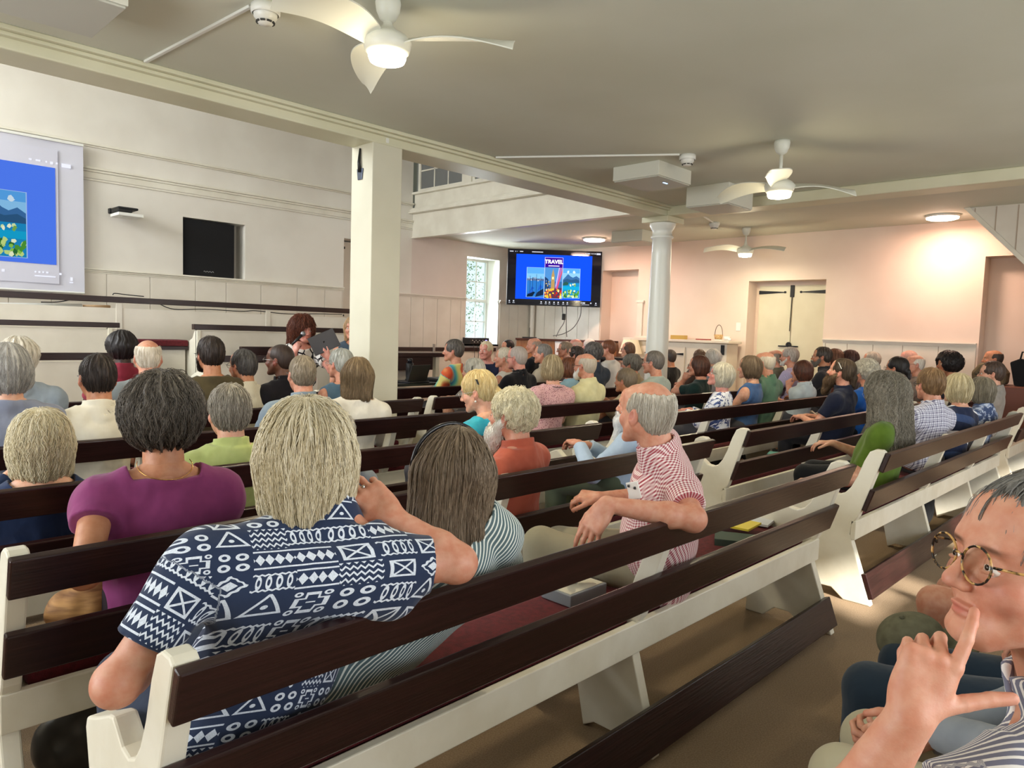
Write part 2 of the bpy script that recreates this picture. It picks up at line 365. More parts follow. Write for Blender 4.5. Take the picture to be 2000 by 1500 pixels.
# staircase underside at the right
q=[at(1885,428,'x',10.2),at(2000,512,'x',10.2)]
ya,za=q[0][1],3.15; yb,zb=q[1][1],q[1][2]; sl_=(zb-za)/(yb-ya); ye=-1.2; ze=za+sl_*(ye-ya)
s=MB(); s.prism([(ya,za),(ye,ze),(ye,za)],'x',10.2,10.24); s2=MB(); yy=ya-.1
st(s,'trim_24',PANEL)
g=MB(); 
while yy>ye:
    g.box(10.195,10.2,yy-.005,yy+.005,za+sl_*(yy-ya)+.01,za-.01); yy-=.22
st(g,'trim_25',mat('board_joint','b5a390',.8))
s=MB(); n_=(0,-sl_,1); s.prism([(ya+.02,za),(ye,ze-.03),(ye,ze+.02),(ya-.05,za)],'x',10.17,XW); st(s,'trim_26',TRIM)
# ================================================================ pews
PROF=[(-.022,.872),(-.005,.884),(.03,.884),(.058,.868),(.085,.81),(.115,.72),(.145,.655),(.175,.618),(.21,.602),(.25,.607),(.28,.63),(.305,.648),(.33,.642),(.42,.60),(.485,.575),(.495,.55),(.47,.44),(.455,.30),(.46,0),(.36,0),(.30,.055),(.22,.055),(.15,0),(.0,0),(.135,.385),(.125,.44),(.095,.49)]
MIDP=[(-.02,.86),(.03,.86),(.06,.8),(.13,.62),(.16,.52),(.17,.42),(.43,.42),(.40,.3),(.33,.0),(.28,.03),(.16,.03),(.13,0),(.02,0),(.135,.385),(.125,.44),(.095,.49)]
def pew(X0,X1,Y,label,mids=(),ends=(1,1),cushion=None,group='white-ended slatted pews in rows'):
    r=empty('pew',((X0+X1)/2,Y+.2,0),label,'pew',group)
    T=.05
    for e,x,dx in ((ends[0],X0,1),(ends[1],X1,-1)):
        if e: MB().prism([(Y+p,z) for p,z in PROF],'x',x,x+dx*T).build('end_panel',PEWW,r,bev=.006)
    for mx in mids: MB().prism([(Y+p,z) for p,z in MIDP],'x',mx,mx+.045).build('support',PEWW,r,bev=.004)
    # slats follow the sloping rear edge
    d=Vector((0,-.122,.385)).normalized(); n=Vector((0,-d.z,d.y)); base=Vector((0,Y+.095,.49)); cx=(X0+X1)/2; hx=(X1-X0)/2
    for nm,s0,s1 in (('top_slat',.29,.405),('back_slat',.045,.18)):
        c=base+d*((s0+s1)/2)+n*.013; MB().obox((cx,c.y,c.z),(1,0,0),n,d,hx,.013,(s1-s0)/2).build(nm,PEWD,r,bev=.005)
    MB().box(X0,X1,Y+.105,Y+.133,.355,.465).build('seat_rail',PEWW,r,bev=.004)
    d2=Vector((0,.135,.385)).normalized(); n2=Vector((0,-d2.z,d2.y)); c=Vector((0,Y,0))+d2*.11+n2*.013
    MB().obox((cx,c.y,c.z),(1,0,0),n2,d2,hx,.013,.072).build('floor_rail',PEWD,r,bev=.004)
    MB().box(X0+T,X1-T,Y+.14,Y+.45,.415,.44).build('seat',PEWW,r,bev=.004)
    if cushion:
        for a,b,lab in cushion:
            m=MB(); N=max(2,int((b-a)/.25)); m.box(a,b,Y+.15,Y+.46,.441,.50)
            m.build('seat_cushion',MAROON,r,bev=.022,seg=3)
    return r
G='slatted pews with cream ends'
def cu(a,b,w): return [(a,b,w)]
pew(.46,3.70,1.27,'nearest slatted pew, where the person in navy and white print shirt sits',(2.08,),cushion=cu(.53,3.62,'pew under the person in the navy print shirt'),group=G)
pew(.38,3.86,2.12,'slatted pew where the woman in the magenta top sits, second from front of picture',(2.15,),cushion=cu(.45,3.79,'pew under the woman in magenta'),group=G)
pew(-1.3,3.88,2.97,'slatted pew where the man in the pale green polo sits',(1.0,2.4),cushion=cu(-1.2,3.8,'pew under the pale green polo shirt'),group=G)
pew(-1.3,3.75,3.95,'slatted pew holding the white blouse with long brown hair',(1.3,2.9),cushion=cu(-1.2,3.65,'pew under the woman in the white blouse'),group=G)
pew(-1.3,3.85,4.85,'left slatted pew directly in front of the square pillar',(1.0,2.6),cushion=cu(-1.2,3.75,'pew just before the square pillar'),group=G)
pew(-1.3,3.45,5.8,'left slatted pew beyond the square pillar where the red-shirted person sits',(1.2,),cushion=cu(-1.2,3.4,'pew beyond the square pillar'),group=G)
pew(4.22,8.02,1.27,'slatted pew where the long-haired woman in green sits, nearest of the right block',(5.6,6.9),cushion=cu(4.3,7.95,'pew under the woman in green'),group=G)
pew(4.42,8.2,2.17,'slatted pew where the man in navy with the long beard sits',(5.75,7.0),cushion=cu(4.5,8.1,'pew with hymnals beside the bearded man in navy'),group=G)
pew(4.35,8.6,3.07,'slatted pew under the blue floral blouse and blue sleeveless top',(5.6,7.1),cushion=cu(4.42,8.5,'pew under the blue floral blouse'),group=G)
pew(4.2,8.7,3.95,'slatted pew under the pink floral top and the pale yellow shirt',(5.7,7.2),cushion=cu(4.3,8.6,'pew under the pink floral top'),group=G)
pew(4.02,7.4,4.9,'slatted pew right of the square pillar with the cream end showing',(5.6,),cushion=cu(4.1,7.3,'pew right of the square pillar'),group=G)
pew(3.98,7.3,5.8,'slatted pew right of the pillar, under the open laptop',(5.6,),cushion=cu(4.05,7.2,'pew under the open laptop'),group=G)
# seats along the far right side
pew(8.75,10.6,3.0,'slatted pew by the double doors, far right block',(9.7,),group=G)
pew(8.9,10.7,2.05,'slatted pew in front of the curly black-haired woman at far right',(9.8,),group=G)
pew(9.0,10.7,3.95,'slatted pew nearest the cream cupboard at far right',(9.8,),group=G)
pew(8.62,10.7,1.30,'slatted pew under the person in grey shirt with glasses, at the far right edge',(9.7,),group=G)
# ================================================================ facing benches on the front platform
FB=mat('facing_bench_cream',fn=mottle('e6dfd2','dcd5c7',3),rough=.5)
def fbench(name,X0,X1,Y,z0,z1,zb,label,cap=.03,posts=(),low=None,ends=()):
    r=empty(name,((X0+X1)/2,Y,0),label,'bench','tiered benches facing the pews')
    MB().box(X0,X1,Y-.02,Y+cap,z0,z1).build('top_rail',PEWD,r,bev=.005)
    MB().box(X0+.03,X1-.03,Y,Y+.02,0,zb).build('back_panel',FB,r,bev=.003)
    for p in posts: MB().box(p-.035,p+.035,Y-.012,Y,zb-.25,z0).build('post',FB,r,bev=.004)
    if low: MB().box(X0+.05,low[2] if len(low)>2 else X1-.05,Y-.028,Y-.001,low[0],low[1]).build('lower_rail',PEWD,r,bev=.004)
    for e in ends: MB().prism([(Y-.02,0),(Y-.02,z0),(Y+.05,z0),(Y+.12,z0-.1),(Y+.4,z0-.2),(Y+.4,0)],'x',e,e+.05).build('end_panel',PEWW,r,bev=.01)
    return r
fbench('facing_bench',-2.6,6.62,9.4,1.665,1.735,1.60,'long topmost dark-railed bench front under the wall screen',posts=(-1.2,.8,2.86,4.75,6.5))
b1=fbench('facing_bench',-1.2,2.62,8.6,1.375,1.43,1.36,'left middle-tier bench front with dark cap, below the wall screen',cap=.06,ends=(2.5,))
b2=fbench('facing_bench',3.42,6.2,8.6,1.375,1.44,1.36,'right middle-tier bench front with dark cap, behind the speaker',cap=.06,ends=(3.45,))
fbench('facing_bench',-1.2,2.3,7.7,1.07,1.14,1.05,'left lowest-tier bench front with dark rail, behind the dark-haired heads')
fbench('facing_bench',3.15,5.9,7.7,1.04,1.11,1.03,'right lowest-tier bench front with dark rail, nearest the speaker',ends=(3.15,))
r=empty('bench_seat',(3.0,8.95,0),'maroon cushioned bench seat between the two dark-capped bench fronts','bench')
MB().box(2.62,3.44,8.8,9.15,1.17,1.245).build('cushion',MAROON,r,bev=.015); MB().box(2.60,3.44,8.8,9.2,1.13,1.168).build('seat_board',PEWD,r); MB().box(2.62,3.42,8.85,9.2,0,1.13).build('base',FB,r)
r=empty('platform_step',(3.0,8.0,0),'grey carpeted step between the front benches','step')
MB().box(2.4,3.1,7.75,8.5,0,.85).build('tread',mat('grey_carpet',fn=mottle('8f8a84','7d7872',90),rough=.95),r)
r=empty('book_rack',(4.3,8.0,0),'dark maroon covered stand on the front bench left of the speaker','stand')
MB().box(3.72,4.62,8.0,8.06,.6,1.2).lathe((4.35,8.03,1.2),[(0,0),(.02,0),(.018,.02),(.03,.035),(.02,.06),(0,.065)],10).build('frame',PEWD,r,bev=.01)
# cables looped along the top rail
def cable(pts,label,r=.006,m=BLACK,name='cable'):
    P=[Vector(p) for p in pts]; out=[]
    for i in range(len(P)-1):
        p0,p1,p2,p3=P[max(i-1,0)],P[i],P[i+1],P[min(i+2,len(P)-1)]
        for k in range(6):
            t=k/6; out.append(.5*((2*p1)+(p2-p0)*t+(2*p0-5*p1+4*p2-p3)*t*t+(3*p1-p0-3*p2+p3)*t**3))
    out.append(P[-1]); return tag(MB().tube(out,r,6).build(name,m,smooth=True),label,'cable')
cable([at(x,y,'y',9.45) for x,y in ((80,590),(110,590),(135,586),(142,584))],'black cable under the long top rail at far left')
cable([at(x,y,'y',9.46) for x,y in ((310,593),(340,604),(400,604),(470,608),(500,607),(560,613),(620,613),(668,614))],'long black cable drooping beneath the topmost bench rail')
cable([at(x,y,'y',9.40) for x,y in ((220,576),(225,573),(250,576),(281,579))],'short black cable lying on top of the long dark rail')
tag(MB().tube([at(-20,596,'y',9.5),at(160,598,'y',9.5)],.03,12).build('screen_case',WPL,smooth=True),'white tube behind the top rail at far left','tube')
tag(MB().tube([at(162,598,'y',9.52),at(215,599,'y',9.52)],.018,10).build('rod',mat('pale_wood','c9a57c'),smooth=True),'pale wooden rod behind the top rail beside the white tube','rod')
# ---------------------------------------------------------------- picture content shared by the two screens
def emis(name,c,s=.8): return mat(name,'000000',emit=c,es=s,rough=.9,spec=0)
def slide(P,W,H,ax,up,O,key,k,page='1450f0'):
    'a slide: blue page with three pictures and a purple heading; O lower left corner'
    ax=Vector(ax).normalized(); up=Vector(up).normalized(); n=ax.cross(up); O=Vector(O)
    def pt(u,v,l): return O+ax*u*W+up*v*H+n*.0015*l
    def rect(name,u0,u1,v0,v1,c,l): MB().add([pt(u0,v0,l),pt(u1,v0,l),pt(u1,v1,l),pt(u0,v1,l)],[(0,1,2,3)]).build(name,emis(key+c,c,k),P)
    def poly(name,uv,c,l,par=None): MB().add([pt(u,v,l) for u,v in uv],[tuple(range(len(uv)))]).build(name,emis(key+c,c,k),par or P)
    rect('slide_page',0,1,0,1,page,1)
    rnd=random.Random(4)
    def pic(nm,u0,u1,v0,v1,items):
        e=.006; poly(nm+'_border',[(u0-e,v0-e),(u1+e,v0-e),(u1+e,v1+e),(u0-e,v1+e)],'a8c8f8',2)
        a=MB(); mats=[]; 
        for it in items:
            uv,c=it; a.m=len(mats); mats.append(emis(key+c,c,k)); q=[(u0+(u1-u0)*min(1,max(0,x)),v0+(v1-v0)*min(1,max(0,y))) for x,y in uv]
            a.add([pt(u,v,3+.1*len(mats)) for u,v in q],[tuple(range(len(q)))])
        a.build(nm,mats,P)
    def band(y0,y1,c): return ([(0,y0),(1,y0),(1,y1),(0,y1)],c)
    def blobs(n,x0,x1,y0,y1,s,cs):
        o=[]
        for i in range(n):
            x,y=rnd.uniform(x0,x1),rnd.uniform(y0,y1); q=[(x+s*rnd.uniform(.6,1.3)*math.cos(t),y+s*.7*rnd.uniform(.6,1.3)*math.sin(t)) for t in (0,1.2,2.4,3.6,4.9)]; o.append((q,rnd.choice(cs)))
        return o
    harbour=[band(0,.62,'2e78c8'),band(.62,1,'7ec0f0'),band(.8,1,'5aa8ee'),band(.56,.63,'5b6f96')]+blobs(16,.05,.95,.56,.66,.04,['b8c4d4','39507c','8ca0b8'])
    harbour+=[([(0,.0),(.35,.02),(.5,.16),(.3,.22),(.08,.12)],'14243c'),([(.5,.0),(1,.08),(.98,.3),(.62,.16)],'1a2c48'),([(.2,.2),(.45,.3),(.3,.36)],'1f5ac0'),([(.62,.2),(.95,.34),(.78,.44)],'2460c8'),([(.1,.1),(.4,.18),(.38,.24),(.12,.18)],'2a66d0')]
    harbour+=[([(x,.05),(x+.02,.05),(x+.02,h),(x,h)],'16223a') for x,h in ((.18,.72),(.33,.66),(.55,.78),(.8,.7))]
    street=[band(0,1,'3b6ea8'),band(.55,1,'4f8fd0'),band(0,.35,'5a3a50'),([(0,.2),(.28,.32),(.2,.62),(0,.7)],'23406c'),([(.36,.3),(.58,.3),(.56,.74),(.47,.97),(.38,.74)],'b8955c'),([(.42,.62),(.52,.62),(.52,.7),(.42,.7)],'fff2b0')]
    street+=[([(.6,.35),(.72,.3),(.98,1),(.86,1)],'b070b8'),([(.66,.3),(.74,.3),(1,.86),(1,.98)],'e05068'),([(.62,.4),(.66,.38),(.84,1),(.8,1)],'d8c8f8')]
    street+=blobs(34,.05,.95,.02,.3,.06,['f8d030','f07828','d82c20','f8f0a0','8c2c28','ffb040'])+blobs(10,.02,.3,.3,.6,.04,['7090c0','c8b070'])
    lake=[band(0,1,'1f8ec8'),band(.62,1,'8cc8f4'),band(.85,1,'5aa8ee'),([(0,.62),(.12,.7),(.3,.82),(.45,.74),(.6,.7),(.8,.76),(1,.68),(1,.58),(0,.58)],'3d6fa6'),([(0,.6),(.25,.66),(.5,.62),(.8,.66),(1,.6),(1,.52),(0,.52)],'2f5a84'),([(0,.5),(.2,.56),(.36,.5),(.3,.44),(0,.42)],'2e5a50'),band(.28,.4,'18a8d8')]
    lake+=blobs(6,.45,.75,.42,.48,.05,['d8ecb0','f4f8d8','7eb050'])+blobs(40,.02,.98,.02,.26,.07,['4f9a38','8cc850','c8e088','2f6f38','f0f8d0'])+blobs(4,.2,.8,.86,.95,.07,['d8ecfa'])
    pic('harbour_picture',.148,.372,.05,.705,harbour); pic('lake_picture',.622,.842,.05,.705,lake); pic('street_picture',.382,.612,.03,.72,street)
    rect('heading_border',.376,.618,.715,.945,'c8b0f0',2); rect('heading_block',.383,.611,.72,.935,'3c0f92',3)
    ht=emis(key+'hd','ffffff',k*1.2); hp=pt(.497,.845,4); text('heading_text','TRAVEL',H*.118,ht,P,hp,ax,up,bold=.004*H)
    poly('heading_line',[(.425,.745),(.57,.745),(.57,.765),(.425,.765)],'e8e0ff',4)
def uibits(P,ax,up,O,W,H,key,k,mic=True):
    ax=Vector(ax).normalized(); up=Vector(up).normalized(); n=ax.cross(up); O=Vector(O); rnd=random.Random(8)
    def dash(u,v,w,h): MB().add([O+ax*(u*W)+up*(v*H)+n*.002,O+ax*((u+w)*W)+up*(v*H)+n*.002,O+ax*((u+w)*W)+up*((v+h)*H)+n*.002,O+ax*(u*W)+up*((v+h)*H)+n*.002],[(0,1,2,3)]).build('screen_icon',emis(key+'ui','e8ecf8',k),P)
    for u,w in ((.01,.04),(.07,.008),(.09,.004),(.12,.035),(.25,.12),(.83,.012),(.85,.03),(.89,.008),(.905,.012),(.925,.02)): dash(u,.955,w,.014)
    dash(.95,.945,.045,.03)
    for u in (.36,.41,.45,.5,.545,.6,.645): dash(u,.045,.014,.022); dash(u-.004,.022,.022,.008)
    for u,w in ((.015,.012),(.06,.014),(.80,.008),(.815,.03),(.9,.014),(.955,.014)): dash(u,.05,w,.022)
    for u,w in ((.012,.02),(.055,.024),(.81,.08),(.95,.024)): dash(u,.025,w,.008)
# television in the corner
tc=atd(1082.5,543,13.6); axv=Vector((.715,-.699,0)).normalized(); upv=Vector((0.02,.0,1)); upv=(upv-axv*upv.dot(axv)).normalized(); nn=axv.cross(upv)
TW,TH=1.79,1.055; tv=empty('television',(tc[0],tc[1],0),'large wall television showing the blue travel slide, high in the corner','television')
c=Vector(tc); BZ=mat('tv_bezel','0d0d10',.25)
MB().obox(c-nn*.04,axv,upv,nn,TW/2,TH/2,.035).build('bezel',BZ,tv,bev=.006)
MB().obox(c-nn*.004,axv,upv,nn,TW/2-.012,TH/2-.012,.002).build('display',mat('tv_display','020208',.08,emit='060818',es=.5),tv)
MB().obox(c-nn*.17,axv,upv,nn,.25,.2,.1).tube([c-nn*.2,c-nn*.55],.04,8).build('wall_bracket',BLACK,tv)
O=c-axv*(TW/2-.165)-upv*(TH/2-.115); slide(tv,1.44,.845,axv,upv,O+nn*.001,'tv',.95); uibits(tv,axv,upv,c-axv*(TW/2-.02)-upv*(TH/2-.01),TW-.04,TH-.02,'tv',.8)
# projection screen on the front wall
sc_=empty('projection_screen',(0.6,YF-.12,0),'white roll-down screen with projected blue slide at the left edge','screen')
SX0,SX1=-1.2,2.73
FAB=mat('screen_fabric','c4c3cc',.9,emit='b9bccd',es=.1)
m=MB(); N=40
rows=[[Vector((SX0+(SX1-SX0)*i/N,YF-.12+.006*math.sin(i*.9),z)) for i in range(N+1)] for z in (1.79,2.4,3.0,3.60)]
m.grid(rows).build('screen_cloth',FAB,sc_,smooth=True)
MB().box(SX0-.05,SX1+.0,YF-.15,YF-.09,3.60,3.63).build('roller_case',WPL,sc_); MB().tube([(SX0,YF-.12,1.785),(SX1,YF-.12,1.785)],.012,8).build('bottom_bar',WPL,sc_)
MB().box(-.72,2.45,YF-.135,YF-.134,1.88,3.50).build('projected_frame',mat('projected_dim','c4c3cc',.9,emit='aeb2d2',es=.12),sc_)
slide(sc_,1.96,1.17,(1,0,0),(0,0,1),(.46,YF-.14,2.11),'pj',.62,'5583ff')
for u,z,w_,h in ((2.15,3.33,.03,.02),(2.22,3.33,.05,.02),(2.32,3.33,.02,.02),(2.37,3.32,.03,.03),(2.43,3.33,.02,.02),(2.49,3.305,.10,.045),(1.86,1.985,.03,.03),(2.19,2.0,.02,.02),(2.23,2.0,.02,.02),(2.27,2.0,.02,.02),(2.31,2.0,.025,.02),(2.45,1.99,.025,.025),(2.57,1.93,.025,.04),(2.56,1.90,.04,.012),(2.19,1.955,.22,.014)): MB().box(u,u+w_,YF-.139,YF-.138,z,z+h).build('screen_icon',emis('pjui','f0f2ff',.8),sc_)
# projector shelf, speaker in the recess
p=at(233,420,'y',10.2); r=empty('ceiling_projector',(p[0],10.3,0),'small projector on a black bracket mounted on the white front wall','projector')
MB().box(3.04,3.10,10.34,YF,2.83,2.90).box(3.06,3.30,10.05,10.38,2.87,2.90).box(3.05,3.22,10.02,10.3,2.83,2.87).build('bracket',BLACK,r,bev=.01)
MB().box(3.04,3.34,9.98,10.3,2.78,2.82).lathe((3.15,10.12,2.77),[(0,0),(.03,0),(.03,.012),(0,.012)],12).build('case',WPL,r,bev=.006)
r=empty('loudspeaker',(4.4,10.55,0),'black cloth-fronted loudspeaker filling the square wall recess','speaker')
MB().box(4.0,4.74,10.43,10.62,2.125,2.90).build('cabinet',BLACKC,r,bev=.008)
m=MB(); m.tube([(4.29+.012*i,10.427,2.19+.009*math.sin(i*1.9)) for i in range(13)],.0035,5); m.build('badge',mat('badge_silver','c8c8c8',.3,metal=.6),r)
# ---------------------------------------------------------------- ceiling fittings
def blade(c,ang,L,zr,seed=0):
    c=Vector(c); d=Vector((math.cos(ang),math.sin(ang),0)); s=Vector((-d.y,d.x,0)); top=[];bot=[]
    N=22
    for i in range(N+1):
        t=i/N; r_=.06+L*t; wd=.035+.075*math.sin(math.pi*min(1,t*1.05))**.8*(1-.35*t); wd*= (1 if t<.96 else .7)
        zz=.035*math.sin(t*math.pi*1.1)-.02*t; sw=.06*math.sin(t*math.pi*.8)
        row=[]
        for q in (-1,-.5,0,.5,1): row.append(c+d*r_+s*(sw+wd*q)+Vector((0,0,zz+.028*q+.012*(1-q*q))))
        top.append(row); bot.append([p-Vector((0,0,.007)) for p in row])
    m=MB(); m.grid(top); m.grid(bot)
    n=5
    for i in range(N):
        for j in (0,n-1):
            m.add([top[i][j],top[i+1][j],bot[i+1][j],bot[i][j]],[(0,1,2,3)])
    for i in (0,N):
        for j in range(n-1): m.add([top[i][j],top[i][j+1],bot[i][j+1],bot[i][j]],[(0,1,2,3)])
    return m
def fan(x,y,zl,ang,label,pw):
    r=empty('ceiling_fan',(x,y,ZC),label,'ceiling fan','white ceiling fans with round lights')
    MB().lathe((x,y,ZC-.001),[(0,0),(.062,0),(.066,-.02),(.06,-.06),(.042,-.10),(.015,-.12),(0,-.12)],24).build('canopy',WPL2,r,smooth=True)
    zt=zl+.155; MB().tube([(x,y,ZC-.11),(x,y,zt)],.014,12).build('downrod',WPL2,r,smooth=True)
    MB().lathe((x,y,zt-.005),[(.014,.06),(.02,.04),(.024,.01),(.045,-.015),(.10,-.045),(.125,-.075),(.12,-.10),(.112,-.125),(.10,-.135),(0,-.135)],28).build('motor_housing',WPL2,r,smooth=True)
    MB().lathe((x,y,zl-.005),[(.098,.025),(.096,.0),(.088,-.018),(.05,-.026),(0,-.028)],28).build('light',LAMP,r,smooth=True)
    for k in range(3): blade((x,y,zl+.075),ang+k*2*math.pi/3,.60,zl).build('blade',WPL2,r,smooth=True)
    for ty,e_,dz_ in (('POINT',.3*pw,-.16),('AREA',.8*pw,-.05)):
        l=bpy.data.lights.new('lamp',ty); l.energy=e_; l.color=(1,.86,.58); o=bpy.data.objects.new('lamp',l); COL.objects.link(o); o.parent=r; o.location=(0,0,zl+dz_-ZC)
        if ty=='POINT': l.shadow_soft_size=.12
        else: l.shape='DISK'; l.size=.18
fan(2.24,3.16,2.86,R(-58),'nearest ceiling fan, glowing light above the print shirt row',20)
fan(5.98,2.74,2.70,R(-46),'ceiling fan on a long rod, beside two square ceiling boxes',18)
fan(10.3,5.2,2.74,R(140),'farthest ceiling fan, in front of the double doors',22)
def flush(x,y,label,pw):
    r=empty('flush_ceiling_light',(x,y,ZC),label,'ceiling light','round flush ceiling lights')
    MB().lathe((x,y,ZC),[(0,0),(.20,0),(.20,-.025),(.185,-.03)],36).build('rim',WPL,r,smooth=True)
    MB().lathe((x,y,ZC-.025),[(.185,0),(.185,-.02),(.15,-.032),(.0,-.036)],36).build('diffuser',LAMPP,r,smooth=True)
    for ty,e_ in (('POINT',.16*pw),('AREA',1.0*pw)):
        l=bpy.data.lights.new('lamp',ty); l.energy=e_; l.color=(1,.64,.48); o=bpy.data.objects.new('lamp',l); COL.objects.link(o); o.parent=r; o.location=(0,0,-.2 if ty=='POINT' else -.075)
        if ty=='POINT': l.shadow_soft_size=.15
        else: l.shape='DISK'; l.size=.34
flush(10.04,7.9,'round flush ceiling light above the television',30)
flush(10.6,2.65,'round flush ceiling light near the sloping stair boards',21)
def detector(x,y,label):
    r=empty('smoke_detector',(x,y,ZC),label,'smoke detector')
    MB().lathe((x,y,ZC),[(0,0),(.075,0),(.075,-.04),(.068,-.045)],28).build('base',WPL,r,smooth=True)
    MB().lathe((x,y,ZC-.04),[(.062,0),(.06,-.02),(.05,-.032),(.035,-.055),(.0,-.058)],28).build('head',WPL,r,smooth=True)
    b=MB()
    for k in range(8): a=k*math.pi/4; b.obox((x+.043*math.cos(a),y+.043*math.sin(a),ZC-.085),(-math.sin(a),math.cos(a),0),(math.cos(a),math.sin(a),0),(0,0,1),.012,.005,.004)
    b.build('vent_slot',mat('slot_dark','3a3a38'),r)
detector(1.86,3.73,'smoke detector with white conduit, nearest the left beam')
detector(5.94,3.62,'smoke detector above the two square ceiling boxes')
detector(9.6,5.35,'smoke detector beside the farthest ceiling fan')
def conduit(a,b,label): tag(MB().obox((Vector(a)+Vector(b))/2,Vector(b)-Vector(a),Vector(b).cross(Vector((0,0,1)))*0+Vector((-(b[1]-a[1]),b[0]-a[0],0)),(0,0,1),(Vector(b)-Vector(a)).length/2,.011,.008).build('conduit',WPL,bev=.003),label,'conduit')
conduit((1.80,3.78,ZC-.008),(1.72,5.10,ZC-.008),'white conduit from smoke detector to left beam')
conduit((5.85,3.65,ZC-.008),(4.90,5.10,ZC-.008),'white conduit running from second smoke detector to beam')
conduit((8.50,5.05,ZC-.008),(9.52,5.33,ZC-.008),'white conduit to the smoke detector by the farthest fan')
def hbox(x0,x1,y0,y1,z0,label,led=None):
    r=empty('ceiling_box',((x0+x1)/2,(y0+y1)/2,ZC),label,'air unit','white square ceiling air units')
    MB().box(x0,x1,y0,y1,z0+.012,ZC).build('casing',WPL2,r,bev=.004); MB().box(x0+.01,x1-.01,y0+.01,y1-.01,z0,z0+.012).build('intake_panel',mat('panel_grey_white','c6c6bb',.5),r,bev=.003)
    if led: MB().box(led[0]-.035,led[0]+.035,led[1]-.006,led[1]+.006,z0-.003,z0).build('status_light',mat('led_blue','ffffff',emit='7fb4ff',es=5),r)
hbox(5.93,6.52,3.92,4.46,3.0,'square ceiling air unit with blue light, left of the pair',(6.25,4.05))
hbox(7.20,7.76,3.86,4.38,2.92,'square ceiling air unit without blue light, nearer the round column')
hbox(.62,1.26,3.96,4.53,3.0,'square ceiling air unit at the top left corner')
hbox(9.6,10.2,6.6,7.2,2.97,'square ceiling air unit seen behind the round column')
# lamp hook / stage camera on the pillar
r=empty('pillar_bracket',(3.55,5.37,0),'small black clip hanging near the top of the square pillar','bracket')
MB().tube([(3.55,5.38,3.0),(3.54,5.38,2.88),(3.545,5.375,2.80)],[.008,.014,.016],8).build('stem',BLACK,r,smooth=True)
MB().prism([(5.335,2.83),(5.425,2.83),(5.41,2.735),(5.35,2.735)],'x',3.548,3.558).build('plate',mat('blue_grey_metal','4a5262',.3,metal=.5),r,bev=.003)
tag(MB().box(3.69,3.72,5.198,5.204,3.05,3.09).build('wall_hook',WPL),'tiny white hook at the top of the square pillar','hook')
# ---------------------------------------------------------------- far corner: bench, desk, amplifier, piano, lamp
r=empty('wall_bench',(9,10.2,0),'dark-railed bench along the wall beneath the tall window','bench')
MB().box(7.42,9.97,10.2,10.24,1.07,1.14).build('top_rail',PEWD,r,bev=.004); MB().box(7.45,9.95,10.235,10.26,0,1.07).build('back_panel',PANEL,r)
for q in (8.35,8.95): MB().box(q,q+.05,10.185,10.2,1.04,1.2).build('clip',mat('grey_clip','9a948c'),r)
r=empty('front_table',(5.7,7.6,0),'dark table with paneled side, right of the square pillar','table')
MB().box(4.9,6.28,7.4,7.8,1.10,1.155).build('table_top',PEWD,r,bev=.005); MB().box(4.95,6.08,7.42,7.46,.93,1.10).build('apron',PEWD,r)
for q in (5.0,6.16): MB().box(q,q+.06,7.45,7.52,0,1.10).build('leg',PEWW,r,bev=.004)
r=empty('amplifier',(9.5,10.3,0),'black audio amplifier on the tall window sill','amplifier')
MB().box(9.24,9.74,10.17,10.42,1.205,1.33).build('case',BLACK,r,bev=.006); m=MB()
for i in range(9): m.lathe((9.30+i*.045,10.165,1.28-.03*(i%2)),[(0,-.006),(.008,-.006),(.008,.004),(0,.004)],8,'y')
m.build('knob',WPL,r); MB().box(9.64,9.68,10.166,10.17,1.27,1.29).build('status_light',mat('led_violet','ffffff',emit='6a6aff',es=3),r)
for i in range(4): cable([(9.3+i*.1,10.15,1.2),(9.32+i*.1,10.12,1.0),(9.28+i*.11,10.14,.7),(9.3+i*.1,10.15,.3)],'thin black cable hanging below the amplifier, %s'%('leftmost of four','second from left of four','third from left of four','rightmost of four')[i])
WOOD=mat('piano_wood',fn=lambda nt:mixc(nt,ramp(nt,noise(nt,coord(nt),5,5,(6,6,.7)),.35,.7),'8d5a3a','b07a50'),rough=.3)
p0=Vector(at(1009,660,'y',9.75)); p1=Vector((p0.x+1.32,p0.y-1.42,0)); d=(p1-Vector((p0.x,p0.y,0))).normalized(); nn2=Vector((d.y,-d.x,0)); L=(Vector((p1.x,p1.y,0))-Vector((p0.x,p0.y,0))).length
if nn2.dot(Vector((-1,-1,0)))<0: nn2=-nn2
pc=Vector((p0.x,p0.y,0))+d*L/2
r=empty('upright_piano',(pc.x,pc.y,0),'reddish wooden upright piano in the corner beneath the television','piano')
MB().obox(pc+Vector((0,0,.66))-nn2*.02,d,nn2,(0,0,1),L/2,.14,.66).build('case',WOOD,r,bev=.01)
MB().obox(pc+Vector((0,0,1.335)),d,nn2,(0,0,1),L/2+.02,.17,.018).build('lid',mat('piano_lid','4a2418',.25),r,bev=.004)
MB().obox(pc+Vector((0,0,.7))+nn2*.25,d,nn2,(0,0,1),L/2,.16,.07).build('keyboard_shelf',WOOD,r,bev=.01)
MB().obox(pc+Vector((0,0,1.1))+nn2*.13,d,nn2,(0,0,1),.01,.012,.22).build('centre_strip',mat('piano_lid'),r)
tag(MB().obox(pc-d*.08+Vector((0,0,1.18))+nn2*.145,d,nn2,(0,.05,1),.14,.004,.13).build('sheet_music',mat('paper','e4e6ea',.8)),'open pale sheet music standing on the piano','sheet music')
r=empty('router',(pc.x-d.x*.75,pc.y-d.y*.75,1.353),'black box with an upright antenna on the piano lid','router')
